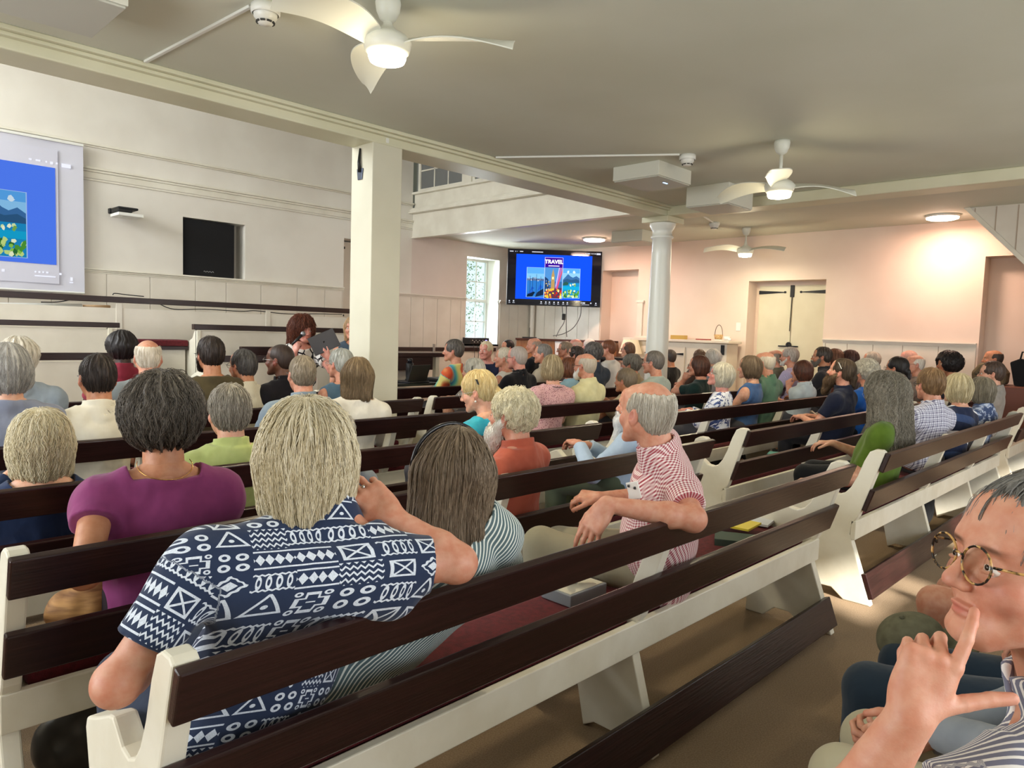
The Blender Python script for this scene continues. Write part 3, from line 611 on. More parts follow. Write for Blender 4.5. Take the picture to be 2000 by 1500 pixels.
q=pc-d*.72; MB().obox((q.x,q.y,1.366),d,nn2,(0,0,1),.14,.05,.012).build('case',BLACK,r); MB().tube([(q.x,q.y,1.37),(q.x,q.y,1.56)],.006,6).build('antenna',BLACK,r)
for i,(a,l) in enumerate((( [(1098,598),(1099,612),(1102,628),(1092,645),(1086,658)],'black cable hanging from the television with an inline plug'),([(1106,598),(1106,640),(1107,658)],'straight thin cable below the television'),([(1135,598),(1133,618),(1120,640),(1100,652),(1080,656)],'curved cable sweeping from the television down to the piano'))):
    cable([atd(x,y,13.9) for x,y in a],l,.008,mat('cable_grey','55524e',.5))
q=atd(1101,619,13.88); tag(MB().obox(q,d,nn2,(0,0,1),.035,.025,.06).build('power_adapter',BLACK,bev=.01),'black power adapter hanging on a cable below the television','adapter')
tag(MB().tube([(XW-.1,YF-.1,.0),(XW-.1,YF-.1,ZC)],.05,14).build('corner_pipe',PANEL,smooth=True),'painted vertical pipe in the corner behind the television','pipe')
r=empty('side_table',(10.55,7.55,0),'dark small table holding the shaded lamp','table')
MB().box(10.25,10.85,7.2,8.1,1.03,1.07).build('table_top',BLACK,r); [MB().box(a,a+.04,b,b+.04,0,1.03).build('leg',BLACK,r) for a in (10.27,10.79) for b in (7.22,8.04)]
r=empty('table_lamp',(10.6,7.43,1.07),'table lamp with cream cone shade, left of the round column','lamp')
MB().lathe((10.6,7.43,1.071),[(0,0),(.08,0),(.08,.015),(.03,.03),(.045,.07),(.02,.11),(.012,.14),(.012,.2),(0,.2)],20).build('base',mat('brass','8a6a3a',.3,metal=.8),r,smooth=True)
MB().lathe((10.6,7.43,1.15),[(.205,0),(.13,.245)],32).build('lamp_shade',mat('linen_shade','ead9bd',.9,emit='f6d8a8',es=.18),r,smooth=True)
MB().tube([(10.6,7.43,1.25),(10.6,7.43,1.40)],.004,6).build('finial',mat('brass'),r)
# counter / cupboard
r=empty('cupboard',(10.97,6.6,0),'long cream built-in cupboard with iron hinges behind the round column','cupboard')
CW=mat('cupboard_cream',fn=mottle('e6dccb','dcd1bf',3),rough=.45)
MB().box(10.76,XW-.06,5.66,7.66,0,1.38).build('carcass',CW,r,bev=.004)
MB().box(10.70,XW-.055,5.60,7.68,1.385,1.43).build('worktop',CW,r,bev=.008)
for a,b in ((5.85,6.38),(6.42,6.98),(7.02,7.55)):
    dr=MB().box(10.74,10.76,a,b,.25,1.30).build('door',CW,r,bev=.004); MB().prism([(a+.02,1.16),(a+.02,1.20),(a+.20,1.183),(a+.20,1.175)],'x',10.73,10.742).build('strap_hinge',IRON,dr)
MB().box(10.745,10.76,5.70,5.76,1.2,1.36).build('latch',IRON,r)
r=empty('basket',(10.95,5.92,1.43),'small woven basket with a tall hoop handle on the cupboard','basket')
WK=mat('wicker',fn=lambda nt:mixc(nt,ramp(nt,noise(nt,coord(nt),60,2,(1,1,3)),.4,.6),'a88352','cfae7a'),rough=.8)
MB().lathe((10.95,5.92,1.431),[(0,0),(.055,0),(.075,.10),(.068,.10),(.05,.01),(0,.01)],20).build('bowl',WK,r,smooth=True)
MB().tube([(10.95,5.92+.07*math.cos(t),1.52+.17*math.sin(t)) for t in [math.pi*i/14 for i in range(15)]],.005,6).build('handle',mat('dark_twig','5a4630',.8),r,smooth=True)
tag(MB().box(10.85,10.98,6.52,6.78,1.431,1.50).build('book_box',mat('gold_box','b99a4e',.4),bev=.004),'low gold box on the cupboard beside the round column','box')
for i,(y,wd,h,cn,l) in enumerate(((6.15,.22,.02,'9a4038','flat red booklet on the cupboard left of the basket'),(5.76,.10,.07,'e8e8e8','white mug on the cupboard right of the basket'),(5.68,.06,.04,'f0f0ee','small white dish at the right end of cupboard'),(5.85,.14,.018,'e4e0d8','white napkin stack on the cupboard beside the basket'))):
    if i in (1,2): q=MB().lathe((10.93 if i==1 else 10.86,y,1.431),[(0,0),(wd*.4,0),(wd*.5,h),(wd*.44,h),(wd*.35,.006),(0,.006)],16).build(('mug','dish')[i-1],mat('c'+cn,cn,.4),smooth=True)
    else: q=MB().box(10.80,10.93,y-wd/2,y+wd/2,1.431,1.431+h).build('booklet' if i==0 else 'napkins',mat('c'+cn,cn,.6),bev=.003)
    tag(q,l,('booklet','mug','dish','napkins')[i])
tag(MB().box(XW-.012,XW,5.66,5.74,1.60,1.74).build('light_switch',WPL,bev=.003),'white light switch on the wall above the basket','switch')
r=empty('small_picture',(XW-.01,7.35,1.62),'small black and white picture on the wall left of the round column','picture')
MB().box(XW-.02,XW,7.28,7.46,1.56,1.76).build('frame',BLACK,r); m=MB().box(XW-.022,XW-.02,7.30,7.36,1.60,1.72); m.lathe((XW-.021,7.41,1.68),[(0,0),(.025,0),(.02,-.003)],10,'x'); m.build('print',WPL,r)
tag(MB().box(10.95,XW-.02,7.2,7.6,1.431,1.47).build('tray',CW,bev=.004),'cream tray at the left end of the cupboard','tray')
# bags at the far right
r=empty('bag_shelf',(10.6,1.6,0),'maroon-brown ledge holding bags at the far right wall','shelf')
MB().box(10.3,11.0,1.2,2.2,0,1.0).build('case',mat('brown_ledge','6d3b2c',.5),r,bev=.01)
r=empty('tote_bag',(10.6,1.55,1.0),'black upright tote bag at the far right edge','bag')
MB().prism([(1.38,1.005),(1.72,1.005),(1.78,1.29),(1.68,1.34),(1.42,1.27)],'x',10.5,10.62).build('body',BLACKC,r,bev=.015)
MB().tube([(10.5,1.68,1.3),(10.5,1.66,1.42),(10.5,1.58,1.42),(10.5,1.5,1.28)],.01,8).build('handle',BLACKC,r,smooth=True)
r=empty('duffel_bag',(10.6,1.98,1.0),'olive brown soft bag beside the black tote bag','bag')
MB().prism([(1.82,1.005),(2.15,1.005),(2.17,1.15),(2.08,1.27),(1.9,1.28),(1.81,1.15)],'x',10.45,10.8).build('body',mat('olive_canvas',fn=mottle('7a6a50','66583f',20),rough=.9),r,bev=.03)
MB().box(10.44,10.455,1.85,2.12,1.12,1.13).build('zip',BLACK,r)
# laptop and items right of the pillar
q=Vector(at(808,758,'y',6.42)); r=empty('laptop',(q.x,q.y,0),'open dark laptop on a small table right of the square pillar','laptop')
DK=mat('laptop_grey','26252a',.35,metal=.3)
MB().obox((q.x,q.y+.02,.872),(1,.15,0),(-.15,1,0),(0,0,1),.16,.11,.008).build('keyboard_base',DK,r,bev=.004)
MB().obox((q.x+.01,q.y-.08,.97),(1,.15,0),(-.15,1,.0),(.12,-.25,1),.15,.005,.10).build('screen_lid',DK,r,bev=.003)
r=empty('media_table',(5.0,6.15,0),'black-topped table holding the laptop, right of the pillar','table')
MB().box(4.6,6.1,6.30,6.82,.835,.862).build('table_top',BLACK,r,bev=.004); [MB().box(a,a+.04,b,b+.04,0,.835).build('leg',BLACK,r) for a in (4.65,6.0) for b in (6.32,6.74)]
q=Vector(at(800,728,'y',6.62)); r=empty('conference_camera',(q.x,q.y,.862),'black cylindrical camera standing behind the open laptop','camera')
MB().lathe((q.x,q.y,.863),[(0,0),(.05,0),(.05,.02),(.042,.03),(.045,.12),(.045,.2),(.04,.21),(0,.21)],20).build('body',BLACK,r,smooth=True)
MB().lathe((q.x,q.y,1.073),[(0,0),(.03,0),(.035,.03),(.03,.05),(0,.055)],16).build('lens_head',mat('lens_dark','202026',.1),r,smooth=True)
q=Vector(at(870,752,'y',6.5)); tag(MB().box(q.x-.2,q.x+.2,6.38,6.66,.863,.90).build('audio_mixer',BLACK,bev=.008),'flat black audio box on the table beside the laptop','audio box')
# hymnals, notebook, tissues
def book(name,c,rz,w_,l,h,cover,label,z=.50):
    r=empty(name,(c[0],c[1],z),label,'book'); 
    ax=(math.cos(rz),math.sin(rz),0); ay=(-math.sin(rz),math.cos(rz),0)
    MB().obox((c[0],c[1],z+h/2+.001),ax,ay,(0,0,1),w_/2-.003,l/2-.003,h/2-.003).build('pages',mat('page_edges','e9e2cf',.9),r)
    m=MB().obox((c[0],c[1],z+h),ax,ay,(0,0,1),w_/2,l/2,.0015); m.obox((c[0],c[1],z+.002),ax,ay,(0,0,1),w_/2,l/2,.0015); m.obox(Vector((c[0],c[1],z+h/2))-Vector(ax)*w_/2,ax,ay,(0,0,1),.0015,l/2,h/2); m.build('cover',cover,r)
GC=mat('teal_cloth','4f8f86',.7); GY=mat('grey_green','8fa39a',.7)
book('hymnal',(5.74,2.48),.3,.15,.21,.04,GC,'teal-covered hymnal on the maroon cushion, farther of the two')
book('hymnal',(5.05,2.48),.1,.15,.21,.03,GY,'grey-green hymnal on the maroon cushion, nearer of the two')
book('hymnal',(3.16,1.56),.5,.15,.2,.03,mat('dark_green_cloth','46574c',.8),'dark green book beneath the yellow notebook')
r=empty('notebook',(3.33,1.66,.53),'yellow spiral notebook on the pew beside the gingham shirt','notebook')
ax=(math.cos(.1),math.sin(.1),0); ay=(-math.sin(.1),math.cos(.1),0); c=Vector((3.34,1.66,.545))
MB().obox(c,ax,ay,(0,0,1),.09,.10,.005).build('cover',mat('yellow_card','e6cf3a',.6),r); m=MB()
for i in range(16): 
    p=c+Vector(ax)*(-.085+i*.0113)+Vector(ay)*.10; m.tube([p+Vector(ay)*.006*math.cos(t)+Vector((0,0,.006*math.sin(t))) for t in [2*math.pi*k/8 for k in range(9)]],.0015,5,cap=False)
m.build('spiral',BLACK,r)
m=MB()
for i in range(4): m.obox(c+Vector(ax)*(.0)+Vector(ay)*(.02-.014*i)+Vector((0,0,.0055)),ax,ay,(0,0,1),.03-.004*i,.003,.0006)
m.lathe(c+Vector(ax)*.05+Vector(ay)*.005+Vector((0,0,.006)),[(0,0),(.012,0),(.010,.0006),(0,.0006)],10); m.build('cover_print',mat('ink','4a4620'),r)
r=empty('tissue_box',(2.03,1.66,.5),'tissue box with a white tissue pulled up, beside the striped shirt','tissue box')
MB().box(1.93,2.14,1.56,1.70,.502,.545).build('box',mat('grey_card','8f949a',.6),r,bev=.003); MB().box(1.94,2.13,1.57,1.69,.545,.547).build('opening_panel',mat('cream_card','ddd8c4',.6),r)
rn=random.Random(3); m=MB(); P=[]
for i in range(9):
    t=i/8; P.append([Vector((2.03+(.05+.02*t)*(u-.5)*1.6+.02*math.sin(5*u+4*t),1.63+.035*math.sin(6.3*u)*(.3+t)-.03*t,.548+.06*t*(1-.35*abs(u-.5))+.006*math.sin(9*u+3*t))) for u in [k/10 for k in range(11)]])
m.grid(P).build('tissue',mat('tissue_white','eeeeec',.9),r,smooth=True)
tag(MB().obox((4.0-.4,1.66,.515),(1,.2,0),(-.2,1,0),(0,0,1),.09,.07,.006).build('paper_sheet',mat('paper')),'white folded paper on the cushion near the pew end','paper')
# ================================================================ sculpting: distance fields turned into meshes
V3=lambda *a: np.array(a,dtype=np.float64)
def nrm(v): v=np.asarray(v,float); return v/(np.linalg.norm(v)+1e-12)
class Field:
    def __init__(s,lo,hi,h):
        s.lo=np.asarray(lo,float); s.h=h; s.n=np.maximum(4,np.ceil((np.asarray(hi)-s.lo)/h).astype(int)+1)
        s.F=np.full(s.n,.2,np.float32); s.g=[(s.lo[i]+h*np.arange(s.n[i])).astype(np.float32) for i in range(3)]
    def win(s,lo,hi,m):
        a=[int(max(0,math.floor((lo[i]-m-s.lo[i])/s.h))) for i in range(3)]; b=[int(min(s.n[i],math.ceil((hi[i]+m-s.lo[i])/s.h)+1)) for i in range(3)]
        if any(b[i]-a[i]<1 for i in range(3)): return None
        return tuple(slice(a[i],b[i]) for i in range(3)),s.g[0][a[0]:b[0],None,None],s.g[1][None,a[1]:b[1],None],s.g[2][None,None,a[2]:b[2]]
    def comb(s,sl,d,k,sub):
        F=s.F[sl]
        if sub: d=-d; 
        if k>0:
            if not sub: h=np.maximum(k-np.abs(F-d),0)/k; s.F[sl]=np.minimum(F,d)-h*h*k*.25
            else: h=np.maximum(k-np.abs(F-d),0)/k; s.F[sl]=np.maximum(F,d)+h*h*k*.25
        else: s.F[sl]=np.maximum(F,d) if sub else np.minimum(F,d)
    def ell(s,c,r,M=None,k=.01,sub=False):
        c=np.asarray(c,float); r=np.asarray(r,float); R_=float(max(r)); w=s.win(c-R_,c+R_,k+s.h*2)
        if w is None: return s
        sl,X,Y,Z=w; X=X-c[0];Y=Y-c[1];Z=Z-c[2]
        if M is None: a,b,d=X/r[0],Y/r[1],Z/r[2]
        else: a,b,d=[(X*M[i][0]+Y*M[i][1]+Z*M[i][2])/r[i] for i in range(3)]
        q=np.sqrt(a*a+b*b+d*d); q2=np.sqrt((a/r[0])**2+(b/r[1])**2+(d/r[2])**2)+1e-9
        s.comb(sl,(q*(q-1)/q2).astype(np.float32),k,sub); return s
    def cone(s,a,b,ra,rb,k=.01,sub=False,flat=None,cut0=None,cut1=None):
        'tapered limb from a to b; flat=(axis,factor) squeezes it; cut ends it flat'
        a=np.asarray(a,float); b=np.asarray(b,float); R_=max(ra,rb); w=s.win(np.minimum(a,b)-R_,np.maximum(a,b)+R_,k+s.h*2)
        if w is None: return s
        sl,X,Y,Z=w; X=X-a[0];Y=Y-a[1];Z=Z-a[2]; ba=b-a; L=ba@ba+1e-12
        t=(X*ba[0]+Y*ba[1]+Z*ba[2])/L; tc=np.clip(t,0,1); x=X-tc*ba[0];y=Y-tc*ba[1];z=Z-tc*ba[2]; q=x*x+y*y+z*z
        if flat is not None: n=nrm(flat[0]); q=q+(flat[1]**2-1)*(x*n[0]+y*n[1]+z*n[2])**2
        d=np.sqrt(q)-(ra+(rb-ra)*tc)
        Ls=math.sqrt(L)
        if cut1 is not None: d=np.maximum(d,(t-cut1)*Ls)
        if cut0 is not None: d=np.maximum(d,(cut0-t)*Ls)
        s.comb(sl,d.astype(np.float32),k,sub); return s
    def chain(s,pts,rs,k=.01,**kw):
        for i in range(len(pts)-1): s.cone(pts[i],pts[i+1],rs[i],rs[i+1],k,**kw)
        return s
    def plane(s,p,n,k=.0):
        'keep the side below the plane'
        n=nrm(n); d=((s.g[0][:,None,None]-p[0])*n[0]+(s.g[1][None,:,None]-p[1])*n[1]+(s.g[2][None,None,:]-p[2])*n[2]).astype(np.float32)
        F=s.F
        if k>0: h=np.maximum(k-np.abs(F-d),0)/k; s.F=np.maximum(F,d)+h*h*k*.25
        else: s.F=np.maximum(F,d)
        return s
    def disp(s,fn,band=.03):
        m=np.abs(s.F)<band
        ix=np.nonzero(m)
        P=[s.g[i][ix[i]] for i in range(3)]
        s.F[m]+=fn(*P).astype(np.float32); return s
    def sample(s,P):
        q=(P-s.lo)/s.h; i=np.clip(np.floor(q).astype(int),0,s.n-2); f=np.clip(q-i,0,1); r=0
        for dx in (0,1):
            for dy in (0,1):
                for dz in (0,1):
                    w=(f[:,0] if dx else 1-f[:,0])*(f[:,1] if dy else 1-f[:,1])*(f[:,2] if dz else 1-f[:,2]); r=r+w*s.F[i[:,0]+dx,i[:,1]+dy,i[:,2]+dz]
        return r
    def grad(s,P):
        e=s.h; g=np.stack([s.sample(P+np.eye(3)[i]*e)-s.sample(P-np.eye(3)[i]*e) for i in range(3)],1); return g/(np.linalg.norm(g,axis=1,keepdims=True)+1e-9)
    def mesh(s):
        F=s.F; F[0]=F[-1]=.1; F[:,0]=F[:,-1]=.1; F[:,:,0]=F[:,:,-1]=.1
        S=F<0; nx,ny,nz_=F.shape
        c=[S[i:nx-1+i,j:ny-1+j,k:nz_-1+k] for i in (0,1) for j in (0,1) for k in (0,1)]
        al=c[0].copy(); an=c[0].copy()
        for q in c[1:]: al&=q; an|=q
        m=an&~al; ci=np.argwhere(m)
        if len(ci)==0: return np.zeros((0,3)),np.zeros((0,4),int)
        idx=-np.ones(m.shape,np.int64); idx[m]=np.arange(len(ci))
        acc=np.zeros((len(ci),3)); cnt=np.zeros(len(ci)); offs=[(i,j,k) for i in (0,1) for j in (0,1) for k in (0,1)]
        val=np.stack([F[ci[:,0]+o[0],ci[:,1]+o[1],ci[:,2]+o[2]] for o in offs],1).astype(float)
        for a in range(8):
            for b in range(a+1,8):
                df=[abs(offs[a][t]-offs[b][t]) for t in range(3)]
                if sum(df)!=1: continue
                va,vb=val[:,a],val[:,b]; cr=(va<0)!=(vb<0); t=np.where(cr,va/(va-vb+1e-20),0)
                p=np.array(offs[a])[None]+t[:,None]*(np.array(offs[b])-np.array(offs[a]))[None]
                acc+=np.where(cr[:,None],p,0); cnt+=cr
        V=s.lo+s.h*(ci+acc/cnt[:,None]); fs=[]
        for ax in range(3):
            o=[0,0,0]; o[ax]=1; u,v=[(1,2),(2,0),(0,1)][ax]
            A=S[:nx-o[0],:ny-o[1],:nz_-o[2]]; B=S[o[0]:,o[1]:,o[2]:]; e=np.argwhere(A!=B)
            e=e[(e[:,u]>0)&(e[:,v]>0)]
            if len(e)==0: continue
            fl=A[e[:,0],e[:,1],e[:,2]]
            def cell(du,dv): q=e.copy(); q[:,u]-=du; q[:,v]-=dv; return idx[q[:,0],q[:,1],q[:,2]]
            Q=np.stack([cell(1,1),cell(0,1),cell(0,0),cell(1,0)],1); Q[~fl]=Q[~fl][:,::-1]; fs.append(Q)
        Fc=np.concatenate(fs); Fc=Fc[(Fc>=0).all(1)]; return V,Fc
def newmesh(name,parts,mats,parent,attrs=None,smooth=True):
    'parts: list of (V,F,materialindex); attrs: name -> (N,3) array'
    n=0; Vs=[];Fs=[];M=[]; 
    for V,F,mi in parts:
        Vs.append(V); Fs.append(np.asarray(F)+n); M.append(np.full(len(F),mi,np.int32)); n+=len(V)
    V=np.concatenate(Vs); off=np.array(parent_world(parent)); me=bpy.data.meshes.new(name)
    ls=np.concatenate([np.full(len(F),F.shape[1],np.int32) for F in Fs]); li=np.concatenate([F.ravel() for F in Fs]).astype(np.int32)
    me.vertices.add(len(V)); me.vertices.foreach_set('co',(V-off).astype(np.float32).ravel())
    me.loops.add(len(li)); me.loops.foreach_set('vertex_index',li); me.polygons.add(len(ls)); st_=np.zeros(len(ls),np.int32); st_[1:]=np.cumsum(ls)[:-1]
    me.polygons.foreach_set('loop_start',st_); me.polygons.foreach_set('loop_total',ls)
    me.polygons.foreach_set('material_index',np.concatenate(M)); me.polygons.foreach_set('use_smooth',np.ones(len(ls),bool))
    me.update(calc_edges=True)
    for k,A in (attrs or {}).items():
        a=me.attributes.new(k,'FLOAT_VECTOR','POINT'); a.data.foreach_set('vector',np.asarray(A,np.float32).ravel())
    for q in mats: me.materials.append(q)
    o=bpy.data.objects.new(name,me); COL.objects.link(o); o.parent=parent; return o
def sn(P,fr,seed=0):
    'cheap smooth noise, -1..1'
    rs=np.random.RandomState(seed); o=0
    for i in range(5):
        d=rs.normal(size=3); d/=np.linalg.norm(d); o=o+np.sin((P[0]*d[0]+P[1]*d[1]+P[2]*d[2])*fr*rs.uniform(.6,1.5)+rs.uniform(0,6.28)+1.5*np.sin((P[0]*d[1]+P[1]*d[2]-P[2]*d[0])*fr*.7+rs.uniform(0,6)))
    return o/5
# ---------------------------------------------------------------- skin, cloth and hair materials
def skinmat(c,c2=None):
    def fn(nt):
        a=attr(nt,'tint'); x,y,z=sep(nt,a.outputs['Vector']); base=mixc(nt,ramp(nt,noise(nt,coord(nt),45,3),.35,.7),c,c2 or c)
        s1=mixc(nt,x,base,'b0524a'); return mixc(nt,y,s1,'3a2a22')
    return mat('skin_'+c,c,.5,fn=fn,bump=(nz(380,2),.12,.002),sub=.12)
SK={'fair':('d9a78c','cf9478'),'rosy':('d29a80','c88468'),'tan':('c48a68','b87a58'),'brown':('6e4632','5f3a28'),'dark':('3f281e','34201a'),'pink':('dca090','d68878'),'olive':('b98564','ab7757')}
def hairmat(c1,c2,c3=None):
    def fn(nt):
        x,y,z=sep(nt,attr(nt,'pat').outputs['Vector']); co=nt.nodes.new('ShaderNodeCombineXYZ')
        for i,q in enumerate((x*26,y*26,z*2.2)): nt.links.new(q.v,co.inputs[i])
        n1=noise(nt,co.outputs[0],3,4,rough=.65); m=mixc(nt,ramp(nt,n1,.36,.64),c1,c2)
        n2=noise(nt,co.outputs[0],.5,2); return mixc(nt,ramp(nt,n2,.5,.8),m,c3 or c2)
    def bf(nt):
        x,y,z=sep(nt,attr(nt,'pat').outputs['Vector']); co=nt.nodes.new('ShaderNodeCombineXYZ')
        for i,q in enumerate((x*40,y*40,z*2)): nt.links.new(q.v,co.inputs[i])
        return noise(nt,co.outputs[0],3,3,rough=.6)
    return mat('hair_'+c1+c2,c1,.48,fn=fn,bump=(bf,.55,.004),spec=.35)
def clothmat(kind,a,b='ffffff',c=None,sc=1):
    key='cloth_%s_%s_%s_%s_%g'%(kind,a,b,c,sc)
    def P(nt): 
        x,y,z=sep(nt,attr(nt,'pat').outputs['Vector']); return x*sc,y*sc,z
    def stripeh(e,p,w): return (e*(1/p)).fr().lt(w)
    def fn(nt):
        x,y,z=P(nt)
        if kind=='plain': return mixc(nt,ramp(nt,noise(nt,coord(nt),14,3),.3,.7),a,b)
        if kind=='stripe': return mixc(nt,stripeh(x,.009,.36),a,b)
        if kind=='finestripe': return mixc(nt,stripeh(x,.006,.4),a,b)
        if kind=='gingham':
            s1=stripeh(x,.011,.5); s2=stripeh(y,.011,.5); return mixc(nt,(s1+s2)*.5,a,b)
        if kind=='plaid':
            s1=stripeh(x,.035,.3); s2=stripeh(y,.04,.25); s3=stripeh(x+.012,.035,.1); s4=stripeh(y+.02,.04,.09)
            m=mixc(nt,(s1+s2)*.5,a,b); return mixc(nt,s3.max(s4)*.8,m,c)
        if kind=='dots':
            co=nt.nodes.new('ShaderNodeCombineXYZ'); nt.links.new(x.v,co.inputs[0]); nt.links.new(y.v,co.inputs[1])
            v=nt.nodes.new('ShaderNodeTexVoronoi'); v.inputs['Scale'].default_value=85; nt.links.new(co.outputs[0],v.inputs['Vector']); return mixc(nt,E(nt,v.outputs[0]).lt(.30),a,b)
        if kind=='flower':
            co=nt.nodes.new('ShaderNodeCombineXYZ'); nt.links.new(x.v,co.inputs[0]); nt.links.new(y.v,co.inputs[1])
            n=noise(nt,co.outputs[0],16,3,rough=.7); n2=noise(nt,co.outputs[0],55,2)
            m=mixc(nt,E(nt,n).gt(.525),a,b); return mixc(nt,E(nt,n).gt(.525)*E(nt,n2).gt(.52),m,c)
        if kind=='bands':
            f=(y*(1/.34)+x*.9).fr(); m=mixc(nt,f.lt(.22),a,b); return mixc(nt,f.gt(.45)*f.lt(.68),m,c)
        if kind=='rainbow':
            n=noise(nt,coord(nt),3.2,1); r=nt.nodes.new('ShaderNodeValToRGB'); nt.links.new((x*4.5-y*1.5+E(nt,n)*1.2).fr().v,r.inputs[0]); el=r.color_ramp.elements
            el[0].position=0; el[0].color=lin('3f7ec0'); el[1].position=1; el[1].color=lin('5cc0b4')
            for p,q in ((.2,'66c4b0'),(.42,'e8dc84'),(.6,'eee08c'),(.72,'e06a40'),(.85,'d85030')): z_=el.new(p); z_.color=lin(q)
            return r.outputs[0]
        if kind=='swirl':
            co=nt.nodes.new('ShaderNodeCombineXYZ'); nt.links.new(x.v,co.inputs[0]); nt.links.new(y.v,co.inputs[1])
            v=nt.nodes.new('ShaderNodeTexVoronoi'); v.feature='DISTANCE_TO_EDGE'; v.inputs['Scale'].default_value=15; nt.links.new(co.outputs[0],v.inputs['Vector'])
            d=E(nt,v.outputs[0]); m1=d.lt(.07); return mixc(nt,m1,b,a)
        if kind=='print':
            cell=.060; gx=x*(1/cell); gy=y*(1/cell); ix=gx.fl(); iy=gy.fl(); A=(gx.fr()*2-1)*1.08; B=(gy.fr()*2-1)*1.08
            h=((ix*12.9898+iy*78.233).sin()*437.5453).fr(); AB=A.abs(); BB=B.abs(); r=(A*A+B*B).sqrt()
            def sel(lo,hi): return h.gt(lo)*h.lt(hi)
            a2=AB-.5; b2=BB-.5; ring=((a2*a2+b2*b2).sqrt()-.26).abs().lt(.1)
            tri=((AB*.87+B*.5).max(B*-1)-.52).abs().lt(.085).max(r.lt(.17))
            zz=((B*1.7+(A*2.5).pp(.5)*1.1).fr()).lt(.36)
            d=(AB*1.25).max(BB*2.8).min((AB*2.8).max(BB*1.25)); cro=(d-.9).abs().lt(.15).max(AB.lt(.22)*BB.lt(.05)).max((((AB-.72)*(AB-.72)+(BB-.72)*(BB-.72)).sqrt()-.15).abs().lt(.06))
            dm=AB+BB; star=dm.lt(.42).max((dm-.82+((A*9).sin()*(B*9).sin())*.1).abs().lt(.11))
            m_=AB.max(BB); sq=(m_-.72).abs().lt(.09).max((AB-BB).abs().lt(.1)*m_.lt(.7))
            wv=(BB-.82).abs().lt(.08).max(BB.lt((A*2).pp(.5)*1.1))
            rows=((((A*2).fr()*2-1)*((A*2).fr()*2-1)+(B*1.0+.0)*(B*1.0)).sqrt()-.45).abs().lt(.16).max(((BB-.75)+((A*2.5).pp(.4)*.3)).abs().lt(.08))
            M_=ring*sel(0,.12); 
            for q,lo,hi in ((tri,.12,.26),(zz,.26,.4),(cro,.4,.54),(star,.54,.68),(sq,.68,.78),(wv,.78,.9),(rows,.9,1.01)): M_=M_.max(q*sel(lo,hi))
            nn_=noise(nt,coord(nt),300,1); return mixc(nt,M_*(E(nt,nn_)*.6+.62).min(1),a,b)
        return mixc(nt,0.,a,b)
    def wr(nt): return noise(nt,coord(nt),9,3,(1,1,.6))
    return mat(key,a,.85,fn=fn,bump=(wr,.35,.03),spec=.2,sheen=.15)
# ---------------------------------------------------------------- head
def axes(yaw,pitch=0,roll=0):
    M=Matrix.Rotation(-yaw,3,'Z')@Matrix.Rotation(pitch,3,'X')@Matrix.Rotation(roll,3,'Y')
    return np.array(M)       # columns: right, face forward, up
class Head:
    def __init__(s,c,M,sz=1.): s.c=np.asarray(c,float); s.M=M; s.s=sz
    def w(s,x,y,z): return s.c+s.M@(np.array([x,y,z])*s.s)
    def l(s,P): return ((P-s.c)@s.M)/s.s
    def A(s): return s.M.T
def headfield(f,H,fem=False,neck=None,nr=.054,k=1.):
    S=H.s; A=H.A(); e=lambda c,r,k=.01,sub=False,M=A: f.ell(H.w(*c),np.array(r)*S,M,k*S,sub)
    cn=lambda a,b,ra,rb,k=.01,**kw: f.cone(H.w(*a),H.w(*b),ra*S,rb*S,k*S,**kw)
    e((0,-.018,.028),(.076,.096,.086)); e((0,.03,-.03),(.064,.062,.075),.03)
    j=.0 if fem else .004
    for sx in (-1,1):
        cn((sx*.056,-.002,-.045),(sx*(.022+j),.07,-.098),.022,.016,.025)
        e((sx*.040,.062,-.03),(.024,.022,.022),.02)
    e((0,.078,-.098),(.024,.018,.018),.018); cn((-.03,.074,.022),(.03,.074,.022),.017,.017,.015)
    e((0,.054,.055),(.055,.028,.04),.03)
    for sx in (-1,1):
        e((sx*.031,.094,.0),(.019,.013,.012),.012,True)
        e((sx*.031,.0745,.0015),(.0148,.0150,.0125),.003)
        cn((sx*.031-.010,.0885,-.0085),(sx*.031+.010,.0875,-.0085),.0028,.0028,.004)
    cn((0,.086,.012),(0,.108,-.026),.0075,.0105,.012); e((0,.111,-.032),(.011,.010,.009),.008)
    for sx in (-1,1): e((sx*.0125,.100,-.036),(.0075,.009,.007),.006)
    e((0,.0885,-.0635),(.022,.0085,.0052),.005); e((0,.0875,-.0735),(.019,.0085,.0056),.005)
    cn((-.018,.0965,-.0685),(.018,.0965,-.0685),.0016,.0016,.003,sub=True)
    for sx in (-1,1):
        B=A.copy(); a=H.M@np.array([sx*1.,-.35,0]); a/=np.linalg.norm(a); u=H.M@np.array([0,-.25,1.]); u-=a*(a@u); u/=np.linalg.norm(u); B=np.stack([a,np.cross(u,a),u])
        e((sx*.080,-.012,-.012),(.0085,.019,.031),.006,M=B); e((sx*.077,-.004,-.036),(.006,.009,.011),.006)
        e((sx*.089,-.006,-.006),(.007,.011,.017),.004,True,M=B)
    if neck is not None:
        a=H.w(0,-.03,-.05); f.cone(a,neck,nr*S,nr*1.08,.03,flat=None)
